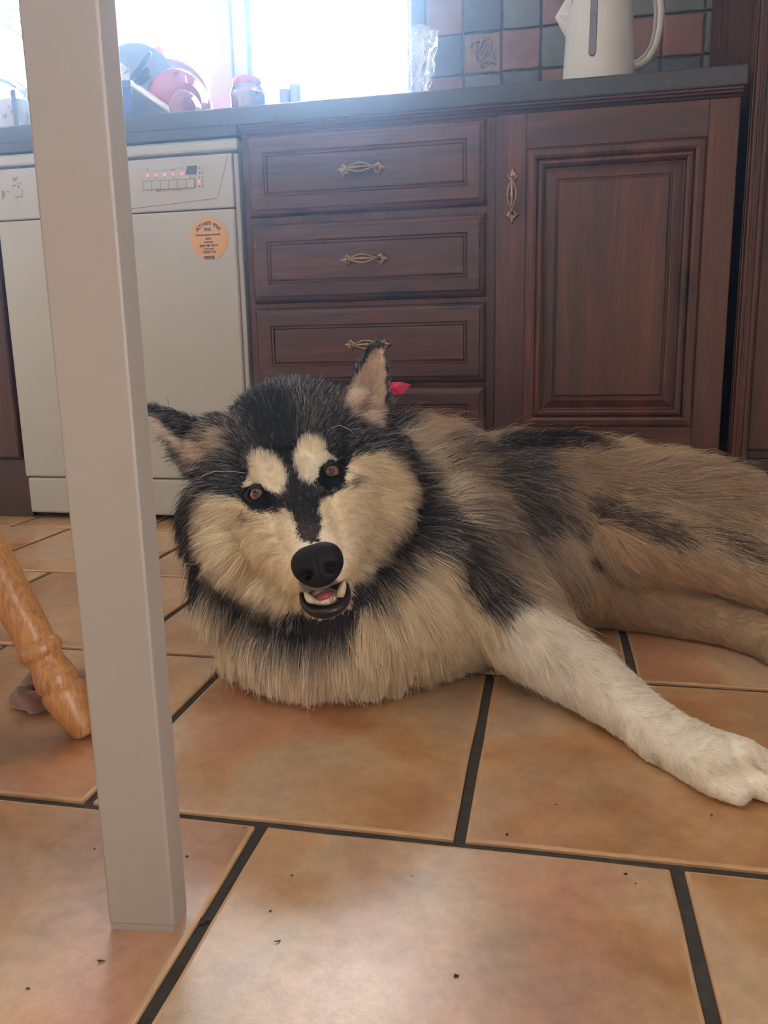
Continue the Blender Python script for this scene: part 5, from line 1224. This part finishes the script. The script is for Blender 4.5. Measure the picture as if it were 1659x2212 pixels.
# mouth
def hitc(x, y, lo=0.80, hi=0.90):
    h = hit(x, y); return min(max(h if h else lo, lo), hi)
tm = hitc(700, 1300)-0.002
LIPM = plain('black_lip', (0.012, 0.010, 0.013), 0.28); GUM = plain('dark_gum', (0.10, 0.018, 0.022), 0.35); TNG = plain('pink_tongue', (0.44, 0.12, 0.13), 0.35, var=0.12, vscale=200); TOOTH = plain('ivory_tooth', (0.74, 0.64, 0.46), 0.25, var=0.06, vscale=200)
lip = c8((735, 1870), (765, 1975), (850, 2055), (975, 2082), (1105, 2052), (1200, 1975), (1240, 1880), (1222, 1765))
lr = [0.0022, 0.0048, 0.0070, 0.0080, 0.0074, 0.0062, 0.0042, 0.0018]; ld = [0.012, 0.006, 0.001, -0.002, 0.001, 0.006, 0.010, 0.014]
def dense(P_, R_, D_, n=33):
    P_ = np.array(P_); s = np.linspace(0, len(P_)-1, n); i = np.arange(len(P_))
    f = lambda A: np.interp(s, i, A)
    xs, ys, rr, dd = f(P_[:, 0]), f(P_[:, 1]), f(R_), f(D_)
    for _ in range(3):
        for A in (xs, ys, rr, dd): A[1:-1] = (A[:-2]+2*A[1:-1]+A[2:])/4
    return xs, ys, rr, dd
xs, ys, rr, dd = dense(lip, lr, ld)
MB().tube([tuple(dep(x, y, tm+d)) for x, y, d in zip(xs, ys, dd)], list(rr), 14, flat=0.9).build('lower_lip', LIPM, dog)
upp = c8((735, 1875), (800, 1885), (890, 1868), (1000, 1822), (1120, 1790), (1222, 1750))
vs = []; nU = len(xs); UP = np.array(upp); s = np.linspace(0, len(UP)-1, nU); ux_, uy_ = np.interp(s, range(len(UP)), UP[:, 0]), np.interp(s, range(len(UP)), UP[:, 1])
rows = 8
for i in range(rows):
    f = i/(rows-1)
    for k in range(nU):
        g = k/(nU-1); dp = 0.010+0.020*sin(pi*g)*sin(pi*min(f+0.05, 1)*0.9)
        vs.append(dep((xs[k]*(1-f)+ux_[k]*f), (ys[k]*(1-f)+uy_[k]*f)-2*f, tm+dp*(0.35 if i == 0 else 1.0)))
MB().add(vs, [(i*nU+k, i*nU+k+1, (i+1)*nU+k+1, (i+1)*nU+k) for i in range(rows-1) for k in range(nU-1)], True).build('mouth_lining', GUM, dog)
M3 = Matrix([[RX[i]*0.96+UX[i]*0.28, -RX[i]*0.28+UX[i]*0.96, FX[i]] for i in range(3)])
MB().ball(dep(701, 1287, tm+0.016), (0.0118, 0.0068, 0.016), 24, 14, M3).build('tongue', TNG, dog)
MB().tube([tuple(dep(x, y, tm+0.010+d)) for x, y, d in ((668, 1306, .004), (684, 1312, 0), (700, 1313, -.001), (717, 1308, 0), (735, 1296, .004))], [0.0035, 0.0045, 0.005, 0.0045, 0.0035], 10).build('gum', GUM, dog)
def tooth(base, tip, r, tb_, tt):
    A, B = dep(*base, tb_), dep(*tip, tt); P_ = [A, A*0.7+B*0.3, A*0.4+B*0.6, A*0.15+B*0.85, B]
    return MB().tube([tuple(p) for p in P_], [r*0.9, r, r*0.82, r*0.5, r*0.12], 12).build('tooth', TOOTH, dog)
tooth((676, 1304), (657, 1279), 0.0046, tm+0.004, tm+0.001); tooth((735, 1287), (745, 1252), 0.0046, tm+0.003, tm-0.001)
for x, y, w_ in ((684, 1305, 3.9), (695, 1307, 3.4), (705, 1305.5, 3.0), (714.6, 1302, 3.0), (723.5, 1297.5, 3.2), (732, 1290, 3.5)):
    r = w_*0.00050
    bm = bmesh.new(); bmesh.ops.create_uvsphere(bm, u_segments=12, v_segments=8, radius=1.0)
    for v in bm.verts: v.co = Vector(dep(x-1.2, y-4.5, tm+0.003)+RX*float(v.co.x)*r+UX*float(v.co.y)*r*1.6+FX*float(v.co.z)*r*0.9)
    MB().bm(bm, True).build('tooth', TOOTH, dog)
# claws
CLAW = plain('grey_brown_claw', (0.50, 0.42, 0.34), 0.35, var=0.2, vscale=200)
def claw(p0, p1, p2, r, zz):
    pts = [onZ(*p0, zz[0]), onZ(*p1, zz[1]), onZ(*p2, zz[2])]
    MB().tube([tuple(pts[0]), tuple((pts[0]+pts[1])/2+np.array([0, 0, .001])), tuple(pts[1]), tuple(pts[2])], [r, r*0.95, r*0.7, r*0.15], 10).build('claw', CLAW, dog)
claw((1410, 1632), (1422, 1650), (1432, 1664), 0.0028, (0.020, 0.012, 0.006))
claw((1632, 1640), (1644, 1646), (1654, 1654), 0.0030, (0.013, 0.010, 0.005))
claw((1694, 1686), (1706, 1694), (1714, 1702), 0.0032, (0.013, 0.009, 0.003))
claw((1660, 1706), (1674, 1716), (1684, 1726), 0.0032, (0.013, 0.008, 0.003))
claw((1592, 1716), (1602, 1726), (1608, 1734), 0.0028, (0.010, 0.006, 0.002))
# whiskers
WHI = plain('whisker', (0.75, 0.72, 0.68), 0.4)
def whisk(pts, t0, t1, r=0.00022):
    n = len(pts); P_ = [tuple(dep(x, y, t0+(t1-t0)*i/(n-1))) for i, (x, y) in enumerate(pts)]
    MB().tube(P_, [r]*(n-1)+[r*0.3], 5).build('whisker', WHI, dog)
whisk([(531, 1022), (500, 1018), (465, 1018), (440, 1026), (431, 1034)], 0.925, 0.90)
whisk([(698, 945), (714, 925), (734, 918), (755, 928), (765, 938)], 0.935, 0.90)
whisk([(420, 1219), (402, 1218), (385, 1213)], 0.93, 0.915)
whisk([(630, 1190), (604, 1196), (588, 1215), (586, 1235)], 0.84, 0.815)
whisk([(640, 1190), (610, 1184), (586, 1182)], 0.84, 0.82)
whisk([(716, 1168), (735, 1152), (758, 1143)], 0.84, 0.82)
whisk([(640, 1215), (610, 1225), (575, 1222)], 0.83, 0.80)

# ------------------------------------------------------------------ thin scattering volume added to stand in for lens glare round the window
if GLARE > 0:
    hz = MB().box(XL+0.01, XR-0.01, YF+0.01, YB+0.05, 0.002, 2.39).build('glare_veil', None)
    hm = bpy.data.materials.new('glare_veil_volume'); hm.use_nodes = True; t_ = hm.node_tree; t_.nodes.remove(t_.nodes['Principled BSDF'])
    vs_ = t_.nodes.new('ShaderNodeVolumeScatter'); vs_.inputs['Color'].default_value = (0.42, 0.66, 1.0, 1); vs_.inputs['Density'].default_value = GLARE; vs_.inputs['Anisotropy'].default_value = 0.86
    t_.links.new(vs_.outputs[0], t_.nodes['Material Output'].inputs['Volume']); hz.data.materials.append(hm); hz['kind'] = 'stuff'
    hz['label'] = 'added bluish scattering volume standing in for lens glare around the window'; hz['category'] = 'glare_veil'
